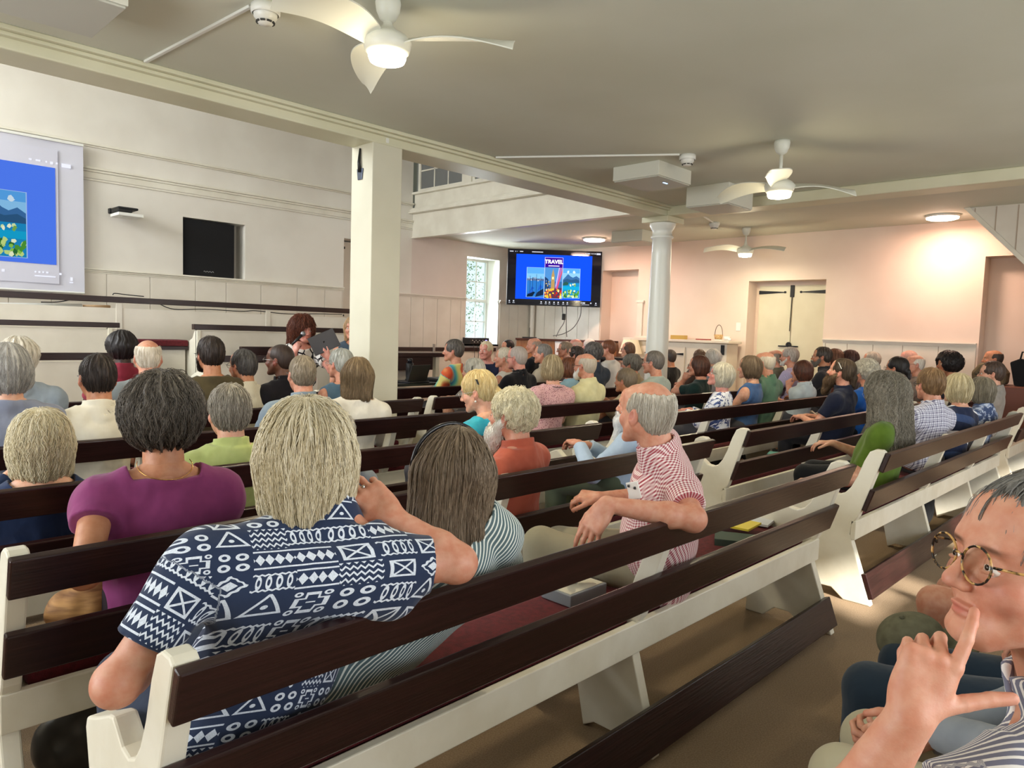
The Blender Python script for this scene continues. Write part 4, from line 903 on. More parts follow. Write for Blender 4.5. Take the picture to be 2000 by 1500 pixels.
def headtint(H,V,flush=.25):
    L=H.l(V); t=np.zeros((len(V),3)); g=lambda c,r: np.exp(-(((L-np.array(c))/np.array(r))**2).sum(1))
    t[:,0]=np.clip(.75*g((0,.1,-.068),(.022,.02,.0095))+flush*(g((.045,.07,-.03),(.03,.03,.03))+g((-.045,.07,-.03),(.03,.03,.03))+g((0,.12,-.03),(.015,.02,.015)))+.45*(g((.085,-.01,-.01),(.012,.03,.035))+g((-.085,-.01,-.01),(.012,.03,.035))),0,1)
    for sx in (-1,1): t[:,1]=np.maximum(t[:,1],.75*g((sx*.032,.092,.020),(.019,.02,.0035)))
    return t
# ---------------------------------------------------------------- hair
HCOL={}
def hairfield(H,style,q,seed=0,vol=1.,length=.1,part=0):
    'returns a Field with the hair volume in the style asked for'
    S=H.s; L=length
    lo=np.array([-.15,-.17,-.14])*S; hi=np.array([.15,.13,.16])*S
    if style in('long','bob','wavy','longwavy'): lo[2]=-(L+.06)*S; lo[1]-=.05
    c=H.c; pts=np.array([c+H.M@np.array([x,y,z]) for x in (lo[0],hi[0]) for y in (lo[1],hi[1]) for z in (lo[2],hi[2])])
    f=Field(pts.min(0)-.01,pts.max(0)+.01,q); A=H.A()
    e=lambda c_,r,k=.01,sub=False,M=A: f.ell(H.w(*c_),np.array(r)*S,M,k*S,sub)
    cn=lambda a,b,ra,rb,k=.02,**kw: f.cone(H.w(*a),H.w(*b),ra*S,rb*S,k*S,**kw)
    t={'short':.012,'crop':.005,'fringe':.005,'bob':.020,'long':.016,'wavy':.022,'longwavy':.024,'puffy':.034,'curly':.034,'afro':.05,'pony':.010,'bun':.012}[style]*vol
    if style in('short','crop','fringe','pony','bun'): e((0,-.019,.033),(.0765+t*.55,.0975+t*.8,.085+t))
    else: e((0,-.020,.030),(.077+t,.098+t,.087+t))
    if style in('short','crop','fringe','pony','bun','puffy','curly','afro'):
        e((0,-.056,-.016),(.062+t*.5,.047+t*.6,.066),.03)
        if style in('puffy','curly','afro'): e((0,-.03,.02),(.085+t*.8,.088+t,.085+t*.5),.03)
    if style=='bob':
        e((0,-.03,-.03),(.093,.088,.085+.3*L),.04); cn((-.045,-.03,-.02),(-.062,-.02,-L),.052,.034,.03); cn((.045,-.03,-.02),(.062,-.02,-L),.052,.034,.03); cn((0,-.06,-.02),(0,-.075,-L),.06,.042,.05)
    if style in('long','wavy'):
        for x in (-.05,0,.05): cn((x,-.05,0),(x*1.25,-.085,-L),.055,.034,.05)
        cn((-.06,-.01,0),(-.075,-.01,-L),.035,.024,.04); cn((.06,-.01,0),(.075,-.01,-L),.035,.024,.04)
    if style=='longwavy':
        for x in (-.055,0,.055): cn((x,-.06,0),(x*1.8,-.12,-L),.065,.045,.05)
        cn((-.065,-.01,0),(-.09,-.03,-L*.9),.04,.03,.04); cn((.065,-.01,0),(.09,-.03,-L*.9),.04,.03,.04)
    if style=='pony': e((0,-.115,-.03),(.022,.03,.03),.02); cn((0,-.12,-.03),(0,-.14,-.17),.024,.012,.02)
    if style=='bun': e((0,-.12,.02),(.04,.035,.038),.015)
    # clear the face
    if style!='afro' or True:
        fw={'crop':0,'short':0,'fringe':0,'wavy':.03}.get(style,.006)
        e((0,.085,-.045),(.060+fw*.3,.062,.088),.012,True); e((0,.112,.0),(.07,.04,.055),.02,True)
        if style in('short','crop','fringe','pony','bun','puffy','curly'):
            for sx in (-1,1): e((sx*.086,.012,-.055),(.03,.040,.046),.012,True); e((sx*.088,-.006,-.012),(.016,.022,.028),.008,True)
            f.plane(H.w(0,-.03,-.075 if style not in('puffy',) else -.085),H.M@np.array([0,.35,-1]),.02*S)
        if style=='afro': f.plane(H.w(0,-.03,-.11),H.M@np.array([0,.35,-1]),.02*S)
    if style=='fringe': e((0,-.012,.095),(.070+part,.100,.064),.006,True); e((0,.035,.06),(.070,.075,.072),.008,True)
    if style=='fringe' and vol>1.2: pass
    amp={'crop':.0008,'fringe':.0015,'short':.003,'pony':.002,'bun':.0025,'bob':.003,'long':.003,'wavy':.006,'longwavy':.009,'puffy':.006,'curly':.007,'afro':.006}[style]*S
    def dz(x,y,z):
        P=np.stack([x,y,z],-1).astype(float); l=H.l(P); an=np.arctan2(l[...,0],-(l[...,1]+.02)); r=np.hypot(l[...,0],l[...,1]+.02)
        if style in('curly','afro'): return amp*(sn((x,y,z),110/S,seed)+.7*sn((x,y,z),220/S,seed+1))
        wv=0.9*np.sin(l[...,2]*(60 if style in('wavy','longwavy','puffy') else 14)+3*sn((x,y,z),18,seed+5))*(1 if style in('wavy','longwavy','puffy') else .35)
        o=np.sin(an*17+wv+seed)+.7*np.sin(an*31+wv*1.6+seed*2)+.5*np.sin(an*53+2*wv+seed*.7)
        return amp*(o*.55*np.clip(r/.05,.2,1)+.8*sn((x,y,z),40/S,seed+9))
    f.disp(dz); return f
def hairpat(H,V):
    l=H.l(V); an=np.arctan2(l[:,0],-(l[:,1]+.03)); el=np.arctan2(l[:,2]-.02,np.hypot(l[:,0],l[:,1]+.02)); return np.stack([np.sin(an)*.09+l[:,0]*.3,np.cos(an)*.09,l[:,2]*3],1)
def strands(f,H,n,L,r,seed,curl=0,zmin=-.08,ymax=.08,up=.0,seg=9,droop=1.,lift=.002,wave=0,top=.2,jit=.15):
    rs=np.random.RandomState(seed); V,F=f.mesh()
    l=H.l(V); ok=(l[:,2]>zmin)&(l[:,1]<ymax)&(l[:,2]<top); V=V[ok]
    if len(V)==0: return np.zeros((0,3)),np.zeros((0,4),int)
    P=V[rs.randint(0,len(V),n)]+rs.normal(0,.002,(n,3)); S=H.s; L=L*S*rs.uniform(.55,1.15,n)
    g0=f.grad(P); up_=np.array([0,0,1.]); c=H.w(0,-.03,.03); pts=[P.copy()]
    ph=rs.uniform(0,6.28,n); rd=rs.normal(size=(n,3)); cen=H.w(0,-.035,.115)
    ph=ph*.25+25*sn((P[:,0],P[:,1],P[:,2]),16,seed)
    for i in range(seg):
        g=f.grad(P); rad=P-cen; rad-=g*(rad*g).sum(1,keepdims=True); rad/=np.linalg.norm(rad,axis=1,keepdims=True)+1e-6
        dn=-up_[None]-g*(-(g@up_))[:,None]; m=np.linalg.norm(dn,axis=1,keepdims=True); w_=np.clip(m*1.3,0,1); t=rad*(1-w_)+dn*w_*droop+rd*jit*.3; t/=np.linalg.norm(t,axis=1,keepdims=True)+1e-6
        sd=np.cross(t,g); a=wave*np.sin(ph+i*6.28/seg*(2.2 if wave else 1))[:,None]
        P=P+(t+sd*a+sd*(curl*np.cos(ph*3+i*1.3))[:,None]+g*(curl*np.sin(ph*3+i*1.3))[:,None])*(L/seg)[:,None]
        d=f.sample(P); d=np.clip(d,-.03,.03); P=P-f.grad(P)*((d-lift*(.4+rs.rand(n)*1.2))*.7)[:,None]
        pts.append(P.copy())
    pts=np.stack(pts,1); k=seg+1; T=np.gradient(pts,axis=1); T/=np.linalg.norm(T,axis=2,keepdims=True)+1e-9
    nrm_=pts-c; nrm_-=T*(nrm_*T).sum(2,keepdims=True); nrm_/=np.linalg.norm(nrm_,axis=2,keepdims=True)+1e-9; b=np.cross(T,nrm_)
    rr=(r*np.sin(np.linspace(.35,3.0,k))**.5)[None,:,None]*rs.uniform(.6,1.3,(n,1,1))
    ring=np.stack([pts+nrm_*rr*.8,pts-nrm_*rr*.4+b*rr,pts-nrm_*rr*.4-b*rr],2).reshape(-1,3)
    base=(np.arange(n)[:,None,None]*k+np.arange(seg)[None,:,None])*3; j=np.arange(3)[None,None,:]; j2=(j+1)%3
    F=np.stack([base+j,base+j2,base+3+j2,base+3+j],-1).reshape(-1,4); return ring,F
# ---------------------------------------------------------------- hands
def hand(f,W,D,N,sz=1.,curl=(.5,.5,.5,.55),thumb=(.6,.3),spread=1.,side=1,mid=None,fwd=None):
    '''W wrist, D direction of the palm, N back-of-hand normal, side=+1 thumb on the D x N side; curl in radians per joint;
    a per-finger list of two numbers bends knuckle and middle joints separately'''
    W=np.asarray(W,float); D=nrm(D); N=np.asarray(N,float); N=nrm(N-D*(D@N)); X=np.cross(D,N)*side
    s=sz; palm=.088*s; B=np.stack([X,D,N])
    f.cone(W,W+D*.02*s,.024*s,.027*s,.015,flat=(N,1.35)); 
    for a in (-.026,-.009,.009,.026): f.cone(W+D*.012*s+X*a*.55*s,W+D*palm*s*0+D*palm*.96+X*a*s*1.05,.0145*s,.0115*s,.012*s,flat=(N,1.1))
    f.ell(W+D*.05*s+X*.022*s-N*.008*s,np.array([.018,.034,.015])*s,B,.012*s); f.ell(W+D*.045*s-X*.024*s-N*.006*s,np.array([.014,.034,.014])*s,B,.012*s)
    tips=[]; Ls=((.043,.025,.021),(.047,.029,.022),(.043,.027,.022),(.034,.021,.019)); R_=(.0096,.0098,.0092,.0080)
    for i in range(4):
        a=(.028,.0095,-.0095,-.027)[i]; sp=(.10,.02,-.05,-.14)[i]*spread; p=W+D*(palm-(.002,0,.004,.012)[i]*s)+X*a*s; d=nrm(D+X*sp); n=N.copy(); cu_=curl[i]; cu_=cu_ if isinstance(cu_,(tuple,list)) else (cu_,cu_*1.1)
        r=R_[i]*s
        for j in range(3):
            an=cu_[0] if j==0 else cu_[1]*(1 if j==1 else .7); nd=d*math.cos(an)-n*math.sin(an); n=n*math.cos(an)+d*math.sin(an); d=nrm(nd); q=p+d*Ls[i][j]*s
            f.cone(p,q,r,r*.9,.0025*s if j else .006*s); r*=.9; p=q
        tips.append((p,d,n,r))
    p=W+D*.022*s+X*.024*s; d=nrm(D*math.cos(thumb[0])+X*math.sin(thumb[0])-N*.25); n=nrm(N-d*(d@N)); r=.0125*s
    for j,l in enumerate((.043,.034,.028)):
        an=thumb[1] if j else 0; nd=d*math.cos(an)+nrm(-X*.5-N*.5+D*.5)*math.sin(an); d=nrm(nd); q=p+d*l*s; f.cone(p,q,r,r*.88,.008*s if j==0 else .003*s); r*=.9; p=q
    tips.append((p,d,nrm(n-d*(d@n)),r)); return tips
def ear_stud(): pass
# ================================================================ people
LID=mat('eye_white','e8e2da',.2); IRIS=mat('iris_brown','2c1d14',.1)
NEED={}
def qf(dep): return max(.0032,min(.0075,dep*.0011))
def tubeframe(pts,r,seg=6,close=False):
    m=MB(); p=[tuple(q) for q in pts]
    if close: p=p+[p[0]]
    return m.tube(p,r,seg,cap=not close)
def glasses(H,root,m,r=.0013,rx=.024,rz=.020,lens=True):
    a=MB()
    for sx in (-1,1):
        pts=[tuple(H.w(sx*.032+rx*math.cos(t),.106-.012*abs(math.cos(t)*sx*.5+.5) if 0 else .105-.10*(max(0,abs(sx*.032+rx*math.cos(t))-.03))**1.0*.5,-.001+rz*math.sin(t))) for t in [2*math.pi*i/20 for i in range(20)]]
        a.tube(pts+[pts[0]],r*H.s,6,cap=False)
        a.tube([tuple(H.w(sx*.056,.100,.004)),tuple(H.w(sx*.079,.085,.006)),tuple(H.w(sx*.082,.03,.004)),tuple(H.w(sx*.083,-.012,.004)),tuple(H.w(sx*.080,-.035,-.018))],r*1.2*H.s,6)
    a.tube([tuple(H.w(-.009,.106,.004)),tuple(H.w(0,.108,.007)),tuple(H.w(.009,.106,.004))],r*H.s,6)
    g=a.build('glasses',m,root,smooth=True)
    if lens:
        for sx in (-1,1):
            b=MB(); n=16; c=H.w(sx*.032,.1035,-.001); b.add([tuple(c)]+[tuple(H.w(sx*.032+rx*.97*math.cos(t),.1045-.05*(max(0,abs(sx*.032+rx*math.cos(t))-.03)),-.001+rz*.97*math.sin(t))) for t in [2*math.pi*i/n for i in range(n)]],[(0,i+1,(i+1)%n+1) for i in range(n)])
            b.build('lens',MC.get('lens_clear') or clearmat('lens_clear','f6f6f2',.07),g)
    return g
def person(label,px,py,Y,rel=0,q=None,sz=1.,pitch=0,roll=0,by=None,skin='fair',hair=None,shirt='plain',sc=('888888','808080'),sleeve='short',collar=False,neck_cut=None,pants='4a4a50',row=None,hip=None,N=None,SL=None,SR=None,armL=None,armR=None,lean=0,bw=1.,fat=0.,beard=None,gl=None,eyes=True,stand=False,hc=None,nstr=0,str_=None,short=False,group=None,lap=True,legs=True,seed=1,extra=None,bald=False,yaw=None,patsc=1,knee=None,mm=None,qt=None):
    hc=np.array(at(px,py,'y',Y) if hc is None else hc,float); ph=math.atan2(hc[0]-C0[0],hc[1]-C0[1]); yw=ph+R(rel) if yaw is None else yaw
    dep=float((hc-C0)@CF); q=q or qf(dep); qb=qt or max(q*1.6,.009)
    M=axes(yw,R(pitch),R(roll)); H=Head(hc,M,sz); row=Y-.24 if row is None else row
    b_=(np.clip((yw if yw<math.pi else yw-2*math.pi),-.9,.9)*.45 if by is None else by); BM=axes(b_)
    if N is None: N=hc+M@np.array([0,-.040,-.095])*sz+np.array([0,-.012,-.085*sz])
    N=np.asarray(N,float)
    if hip is None: hip=np.array([N[0]+lean,row+.27 if not stand else N[1]+.02,.60 if not stand else .93])
    hip=np.asarray(hip,float); up=nrm(N-hip); rt=nrm(BM[:,0]-up*(BM[:,0]@up)); fw=np.cross(up,rt); B=np.stack([rt,fw,up]); tl=np.linalg.norm(N-hip)
    w=.172*bw*sz
    SL=N-rt*w-up*.055 if SL is None else np.asarray(SL,float); SR=N+rt*w-up*.055 if SR is None else np.asarray(SR,float)
    root=empty('person',(float(hip[0]),float(hip[1]),0),label,'person',group)
    arms=[]
    for k,(S,a) in enumerate(((SL,armL),(SR,armR))):
        sx=(-1,1)[k]
        if a is None:
            E_=S+rt*sx*.05-up*.26+fw*.10; E_[2]=max(E_[2],.68) if not stand else E_[2]; W_=hip+rt*sx*.07+fw*.27+np.array([0,0,.12]) if not stand else E_+np.array([0,.03,-.25]); a=dict(E=E_,W=W_,D=fw*1.-rt*sx*.5-np.array([0,0,.15]) if not stand else (0,.1,-1),Nn=(0,0,1) if not stand else rt*sx,curl=(.5,.5,.5,.5))
        arms.append((S,np.asarray(a['E'],float),np.asarray(a['W'],float),a))
    # legs
    kn=[];an=[]
    for k,sx in enumerate((-1,1)):
        if stand: K=hip+rt*sx*.09+fw*.02; K[2]=.5; A_=hip+rt*sx*.10; A_[2]=.09
        elif knee is not None: K=np.asarray(knee[k],float); A_=K+fw*.02; A_[2]=.09
        else: K=hip+rt*sx*.11+fw*.40; K[2]=.57; A_=K+fw*.0; A_[2]=.09
        kn.append(K);an.append(A_)
    hj=[hip+rt*sx*.085 for sx in (-1,1)]
    allp=np.array([hip,N,SL,SR]+[a[1] for a in arms]+kn+an+[hc]); lo=allp.min(0)-.22; hi=allp.max(0)+.22; lo[2]=max(lo[2],-.02); hi[2]=min(hi[2],hc[2])
    skm=skinmat(*SK[skin])
    parts=[];tints=[]
    def torso(f,g,k=.05):
        c1=N+(hip-N)*.36; c2=N+(hip-N)*.70
        f.ell(c1,(np.array([.150*bw,.105,.17])*sz+g),B,k); f.ell(c2,(np.array([.132*bw+fat,.105+fat,.17])*sz+g),B,k); f.ell(hip-up*.01,(np.array([.158+fat*.7,.125+fat*.5,.12])*sz+g),B,k)
        f.cone(SL-up*.012,SR-up*.012,.046*sz+g,.046*sz+g,k); f.cone(SL+fw*.0-up*.05,SR-up*.05,.062*sz+g,.062*sz+g,k)
        for S in (SL,SR): f.cone(N+up*.028,S+up*.004,.050*sz+g,.040*sz+g,k*.7)
    # --- core of the body
    f=Field(lo,hi,qb*1.15); torso(f,-.006)
    for k in (0,1):
        S,E_,W_,a=arms[k]; f.cone(S,E_,.043*sz,.038*sz,.02)
        if legs: f.cone(hj[k],kn[k],.075*sz,(.062 if short else .055)*sz,.02); f.cone(kn[k],an[k],.052*sz,.035*sz,.02); f.cone(an[k]-np.array([0,0,.04]),an[k]+fw*.13-np.array([0,0,.055]),.03,.026,.02)
    V,F=f.mesh(); parts.append((V,F,0)); tints.append(np.zeros((len(V),3)))
    # --- arms with hands
    for k in (0,1):
        S,E_,W_,a=arms[k]; D=nrm(np.asarray(a.get('D',W_-E_),float)); Nn=np.asarray(a.get('Nn',(0,0,1)),float); hs=a.get('hs',.95*sz)
        tip=W_+D*.19*hs; P=np.array([S,E_,W_,tip]); qa=a.get('q',max(.0045,min(.0065,q*1.1))); f=Field(P.min(0)-.10,P.max(0)+.10,qa)
        mu=E_+(W_-E_)*.28; f.cone(S,E_,.046*sz,.038*sz,.02); f.cone(E_,mu,.038*sz,.042*sz,.02); f.cone(mu,W_,.041*sz,.026*sz,.02,flat=(Nn,1.12))
        f.ell(E_,(.040*sz,)*3,None,.02)
        hs_=a.get('side',(1,-1)[k]); 
        tp=hand(f,W_,D,Nn,hs,a.get('curl',(.45,.5,.5,.5)),a.get('thumb',(.6,.3)),a.get('spread',1.),hs_)
        f.disp(lambda x,y,z: .0007*sn((x,y,z),160,k),.01)
        V,F=f.mesh(); t=np.zeros((len(V),3))
        for p,d,n,r in tp: t[:,0]=np.maximum(t[:,0],.22*np.exp(-(((V-p)/.014)**2).sum(1)))
        t[:,0]=np.maximum(t[:,0],.25*np.exp(-(((V-E_)/.035)**2).sum(1))); parts.append((V,F,0)); tints.append(t)
        if a.get('nails'):
            nm=mat('nail','e3b8a4',.25)
            for p,d,n,r in tp:
                mb=MB(); 
        if a.get('ring'):
            p=W_+D*.088*hs; 
    # --- head
    f=Field(hc-np.array([.15,.15,.15])*sz-np.array([0,0,.08]),hc+np.array([.15,.15,.14])*sz,q)
    headfield(f,H,neck=N+up*.0,nr=.056 if bw>=.97 else .050)
    V,F=f.mesh(); V0=V; parts.append((V,F,0)); tints.append(headtint(H,V,.3))
    body=newmesh('body',parts,[skm],root,{'tint':np.concatenate(tints)})
    if eyes:
        for sx in (-1,1):
            e=sphere('eye',H.w(sx*.031,.0780,-.003),.0124*sz,LID,root,seg=14); sphere('iris',H.w(sx*.0312,.0863,-.0025),.0052*sz,IRIS,e,seg=12)
    if gl: glasses(H,root,gl if not isinstance(gl,tuple) else gl[0],*(gl[1:] if isinstance(gl,tuple) else ()))
    # --- shirt
    lo2=np.minimum(np.minimum(SL,SR),np.minimum(N,hip))-.24; hi2=np.maximum(np.maximum(SL,SR),np.maximum(N,hip))+.24
    for S,E_,W_,a in arms:
        lim=W_ if sleeve=='long' else S+(E_-S)*.8
        lo2=np.minimum(lo2,lim-.08); hi2=np.maximum(hi2,lim+.08)
    f=Field(lo2,hi2,qt or max(q*1.35,.0055)); torso(f,.010)
    for k in (0,1):
        S,E_,W_,a=arms[k]
        if sleeve=='short': f.cone(S,E_,.062*sz,.060*sz,.03,cut1=a.get('sl',.62))
        elif sleeve=='cap': f.cone(S,E_,.062*sz,.066*sz,.03,cut1=.34)
        elif sleeve=='long': f.cone(S,E_,.060*sz,.052*sz,.03); f.cone(E_,W_,.052*sz,.038*sz,.02,cut1=.93)
        elif sleeve=='none': pass
    f.plane(hip-up*.06,-up,.0)
    nc=.040 if neck_cut is None else neck_cut; cu_=nrm(up+fw*.25); f.cone(N+cu_*nc,N+cu_*(nc+.25),.105,.105,.008,sub=True,cut0=0)
    if neck_cut is not None and neck_cut<.02: f.ell(N+up*.045+fw*.035,(.098*sz,.110*sz,.062*sz),B,.008,sub=True)
    if sleeve=='none':
        for S,s_ in ((SL,-1),(SR,1)): f.ell(S+rt*s_*.045-up*.02,(.05,.075,.10),B,.012,sub=True)
    if collar:
        nd=nrm((hc+M@np.array([0,-.03,-.05])*sz)-N); c0=N+nd*.005; c1=N+nd*.062; f.cone(c0-nd*.02,c1+nd*.012,.083*sz,.074*sz,.008,cut1=.93); f.cone(c0-nd*.01,c1+nd*.06,.068*sz,.059*sz,0,sub=True)
        f.ell(N+nd*.055+fw*.075,(.022,.05,.05),B,.01,sub=True)
    f.disp(lambda x,y,z: .0055*sn((x,y,z),20,seed)+.005*np.abs(sn((x*1.3,y*1.3,z*.8),40,seed+3))-.002,.03)
    V,F=f.mesh(); L=V-N; r_=L@rt; fr=(V-(N+hip)/2)@fw; upc=L@up
    u=r_.copy(); v=upc+.9*fr
    for k in (0,1):
        S,E_,W_,a=arms[k]; ba=E_-S; Lb=np.linalg.norm(ba); ax=ba/Lb; d=V-S; t=d@ax; rr=d-t[:,None]*ax; dist=np.linalg.norm(rr,axis=1); on=(t>.035)&(t<Lb*1.1)&(dist<.085)&((V-N)@rt*(-1,1)[k]>.10*bw)
        s1=nrm(np.cross(ax,fw)); s2=np.cross(ax,s1); u=np.where(on,np.arctan2(rr@s1,rr@s2)*.058+.5*k,u); v=np.where(on,-t,v)
        if sleeve=='long':
            ba=W_-E_; Lb=np.linalg.norm(ba); ax=ba/Lb; d=V-E_; t=d@ax; rr=d-t[:,None]*ax; dist=np.linalg.norm(rr,axis=1); on=(t>.0)&(dist<.06); s1=nrm(np.cross(ax,up)); s2=np.cross(ax,s1); u=np.where(on,np.arctan2(rr@s1,rr@s2)*.05,u); v=np.where(on,-t-.3,v)
    sm=mm or clothmat(shirt,*sc); sh=newmesh('shirt',[(V,F,0)],[sm],root,{'pat':np.stack([u,v,v*0],1)})
    # --- trousers
    if legs:
        lo3=np.array([hip]+kn+an).min(0)-.13; hi3=np.array([hip]+kn+an).max(0)+.15; lo3[2]=max(lo3[2],.0); f=Field(lo3,hi3,max(qb*.9,.008)); f.ell(hip-up*.02,(.165*sz+fat*.5,.135*sz+fat*.4,.11),B,.03); f.plane(hip+up*.07,up,.0)
        for k in (0,1):
            f.cone(hj[k],kn[k],.088*sz,.069*sz,.03,cut1=.76 if short else None)
            if not short: f.cone(kn[k],an[k],.068*sz,.052*sz,.02,cut1=.97)
            elif False: pass
        f.disp(lambda x,y,z: .003*sn((x,y,z),28,seed+6),.03); V,F=f.mesh(); newmesh('trousers' if not short else 'shorts',[(V,F,0)],[clothmat('plain',pants,pants) if isinstance(pants,str) else pants],root,{'pat':V*0})
        for k in (0,1):
            f=Field(an[k]-np.array([.1,.2,.09]),an[k]+np.array([.12,.25,.06]),.010); c=an[k]-np.array([0,0,.045]); f.cone(c-fw*.03,c+fw*.15,.042,.040,.02,flat=((0,0,1),1.15)); f.ell(c+np.array([0,0,.02])-fw*.02,(.045,.05,.045),None,.02); f.plane((0,0,.006),(0,0,-1)); V,F=f.mesh(); newmesh('shoe',[(V,F,0)],[mat('shoe_dark','1d1b1b',.5)],root)
    # --- hair
    if hair:
        style,c1,c2=hair[:3]; c3=hair[3] if len(hair)>3 else None; vol=hair[4] if len(hair)>4 else 1.; ln=hair[5] if len(hair)>5 else .1
        hf=hairfield(H,style,q,seed,vol,ln); V,F=hf.mesh(); ps=[(V,F,0)]; P=[hairpat(H,V)]
        if nstr:
            o=dict(L=.09,r=.0009,curl=0,wave=0,lift=.003); o.update(str_ or {}); sv,sf=strands(hf,H,nstr,o.pop('L'),o.pop('r'),seed,**o); ps.append((sv,sf,0)); pp=hairpat(H,sv); n_=len(sv)//30 if len(sv) else 0
            if len(sv):
                rs=np.random.RandomState(seed); k_=rs.uniform(-.25,.25,(nstr,1,3)); pp=(pp.reshape(nstr,-1,3)+k_).reshape(-1,3)
            P.append(pp)
        hm=hairmat(c1,c2,c3); ho=newmesh('hair',ps,[hm],root,{'pat':np.concatenate(P)})
    if beard:
        c1,c2,ln=beard; f=Field(hc-np.array([.12,.12,.13+ln])*sz,hc+np.array([.12,.16,.06])*sz,q); A=H.A()
        for sx in (-1,1): f.cone(H.w(sx*.066,.005,-.03),H.w(sx*.03,.07,-.095),.019*sz,(.023+min(.012,ln*.2))*sz,.02)
        f.ell(H.w(0,.078,-.105),np.array([.040,.034,.032])*sz*(1+min(.25,ln*3)),A,.02)
        if ln>.02: f.cone(H.w(0,.07,-.11),H.w(0,.10,-.11-ln),.044*sz,.026*sz,.03)
        for sx in (-1,1): f.cone(H.w(0,.106,-.053),H.w(sx*.034,.085,-.078),.008*sz,.009*sz,.008)
        f.ell(H.w(0,.112,-.070),(.02*sz,.012*sz,.006*sz),A,.005,sub=True)
        f.disp(lambda x,y,z:(.003+ln*.04)*sn((x,y,z),95,seed)+.002*sn((x,y,z),300,seed),.02); V,F=f.mesh(); ps=[(V,F,0)]; P=[V*.8]
        if nstr or ln>.06: sv,sf=strands(f,H,1100,.05,.0009,seed+3,zmin=-.5,ymax=.3,jit=.9,curl=.35,lift=.006); ps.append((sv,sf,0)); P.append(sv*.8)
        newmesh('beard',ps,[hairmat(c1,c2,c2)],root,{'pat':np.concatenate(P)})
    if extra: extra(root,H,dict(N=N,up=up,rt=rt,fw=fw,hip=hip,SL=SL,SR=SR,arms=arms,B=B))
    return root,H
GB=mat('frame_black','15130f',.3); GS=mat('frame_silver','b8b8b4',.25,metal=.9); GTOR=mat('frame_tortoise',fn=lambda nt:mixc(nt,ramp(nt,noise(nt,coord(nt),90,2),.45,.58),'1d140e','c79a5a'),rough=.2); GBR=mat('frame_brown','4a2e20',.3)
def PT(x,top,Y,ex=.128):
    p=np.array(at(x,top,'y',Y)); p[2]-=ex; return p
def scr(a,b,c): return CR*a+CU*b-CF*c
def pe(label,x,top,Y,ex=.128,**k): return person(label,0,0,Y,hc=PT(x,top,Y,ex),**k)
def thing_mesh(m,name,mat_,label,cat,**k): return tag(m.build(name,mat_,**k),label,cat)
STR=dict(L=.10,r=.0009,lift=.003,seg=8)
# ---- nearest row
armL=dict(E=atd(228,1335,1.36),W=np.array([.60,1.76,.66]),D=(.5,.8,-.1),Nn=(0,0,1),sl=.70)
armR=dict(E=atd(893,1100,1.60),W=atd(768,1012,1.62),D=scr(-.72,.62,-.32),Nn=scr(.35,.25,.9),curl=((.15,.35),(.2,.4),(.3,.5),(.45,.6)),thumb=(.75,.35),spread=1.3,hs=1.02,q=.0032,sl=.52)
def ring_extra(root,H,d):
    p=armR['W']+nrm(armR['D'])*.105+scr(.35,.25,.9)*.006; sphere('ring',p,.005,mat('ring_silver','d8d4cc',.2,metal=1),root)
person('ash blond bobbed person in navy and white print shirt, hand raised to head',0,0,1.47,hc=atd(600,893,1.62),rel=4,by=-.02,N=atd(642,1040,1.60),hip=np.array([.70,1.53,.55]),SL=atd(400,1095,1.48),SR=atd(775,1105,1.55),bw=1.12,fat=.02,
  hair=('bob','b3a27c','e6dabb','f6efdc',1.1,.10),nstr=6500,str_=dict(L=.13,r=.0009,lift=.006,seg=11,jit=.32,wave=.08),mm=clothmat('print','28344f','dde5f0'),collar=True,armL=armL,armR=armR,sleeve='short',eyes=False,skin='rosy',extra=ring_extra,qt=.005,seed=3,pants='2a3448')
def band_extra(root,H,d):
    m=MB(); m.tube([tuple(H.w(.110*math.sin(t),.0-.012*math.cos(t),.03+.107*math.cos(t))) for t in [(-1.75+.16*i) for i in range(20)]],.0055,8,); m.build('headband',mat('headband_black','17161a',.25),root,smooth=True)
person('person with straight grey-brown hair and black headband in green-striped white shirt',0,0,1.5,hc=atd(872,925,1.92),rel=-32,roll=10,by=.1,N=atd(958,1045,1.95),hip=np.array([1.02,1.60,.55]),hair=('long','5c4c3c','8f7c66','a89680',.9,.19),nstr=4200,str_=dict(L=.20,r=.0009,lift=.004,seg=11),
  shirt='stripe',sc=('5f7378','e9efe8'),sleeve='short',collar=True,eyes=False,skin='tan',extra=band_extra,qt=.0055,pants='b3aa98',seed=8,SL=atd(905,1090,1.88))
armL=dict(E=atd(1338,1010,2.37)+np.array([0,-.03,.0]),W=atd(1184,985,2.35),D=scr(-.52,-.82,.1),Nn=scr(-.55,.3,.75),curl=((.25,.3),(.3,.35),(.35,.4),(.4,.5)),thumb=(.45,.3),spread=1.2,q=.0035,sl=.62,hs=1.05)
armR=dict(E=np.array([2.62,1.62,.80]),W=atd(1172,972,3.0),D=scr(-.85,.05,-.3),Nn=scr(.1,.8,.5),curl=((.6,.8),(.7,.9),(.7,.9),(.8,.9)),q=.004)
def ging_extra(root,H,d): pass
person('balding man in red and white gingham shirt with arm draped over the pew',0,0,1.47,hc=atd(1262,806,2.62),rel=-48,by=-.55,N=atd(1290,893,2.62),hip=np.array([2.42,1.52,.56]),SL=atd(1330,955,2.50),bw=1.12,fat=.035,
  hair=('fringe','a59a88','d8d0c0','ebe6da',1.0),nstr=3000,str_=dict(L=.05,r=.0007,lift=.002,seg=7,zmin=-.1,jit=.35),shirt='gingham',sc=('f3e2de','a03a48'),collar=True,skin='rosy',armL=armL,armR=armR,qt=.005,pants='a39c84',seed=4,knee=[np.array([2.12,1.88,.62]),np.array([2.35,1.98,.56])])
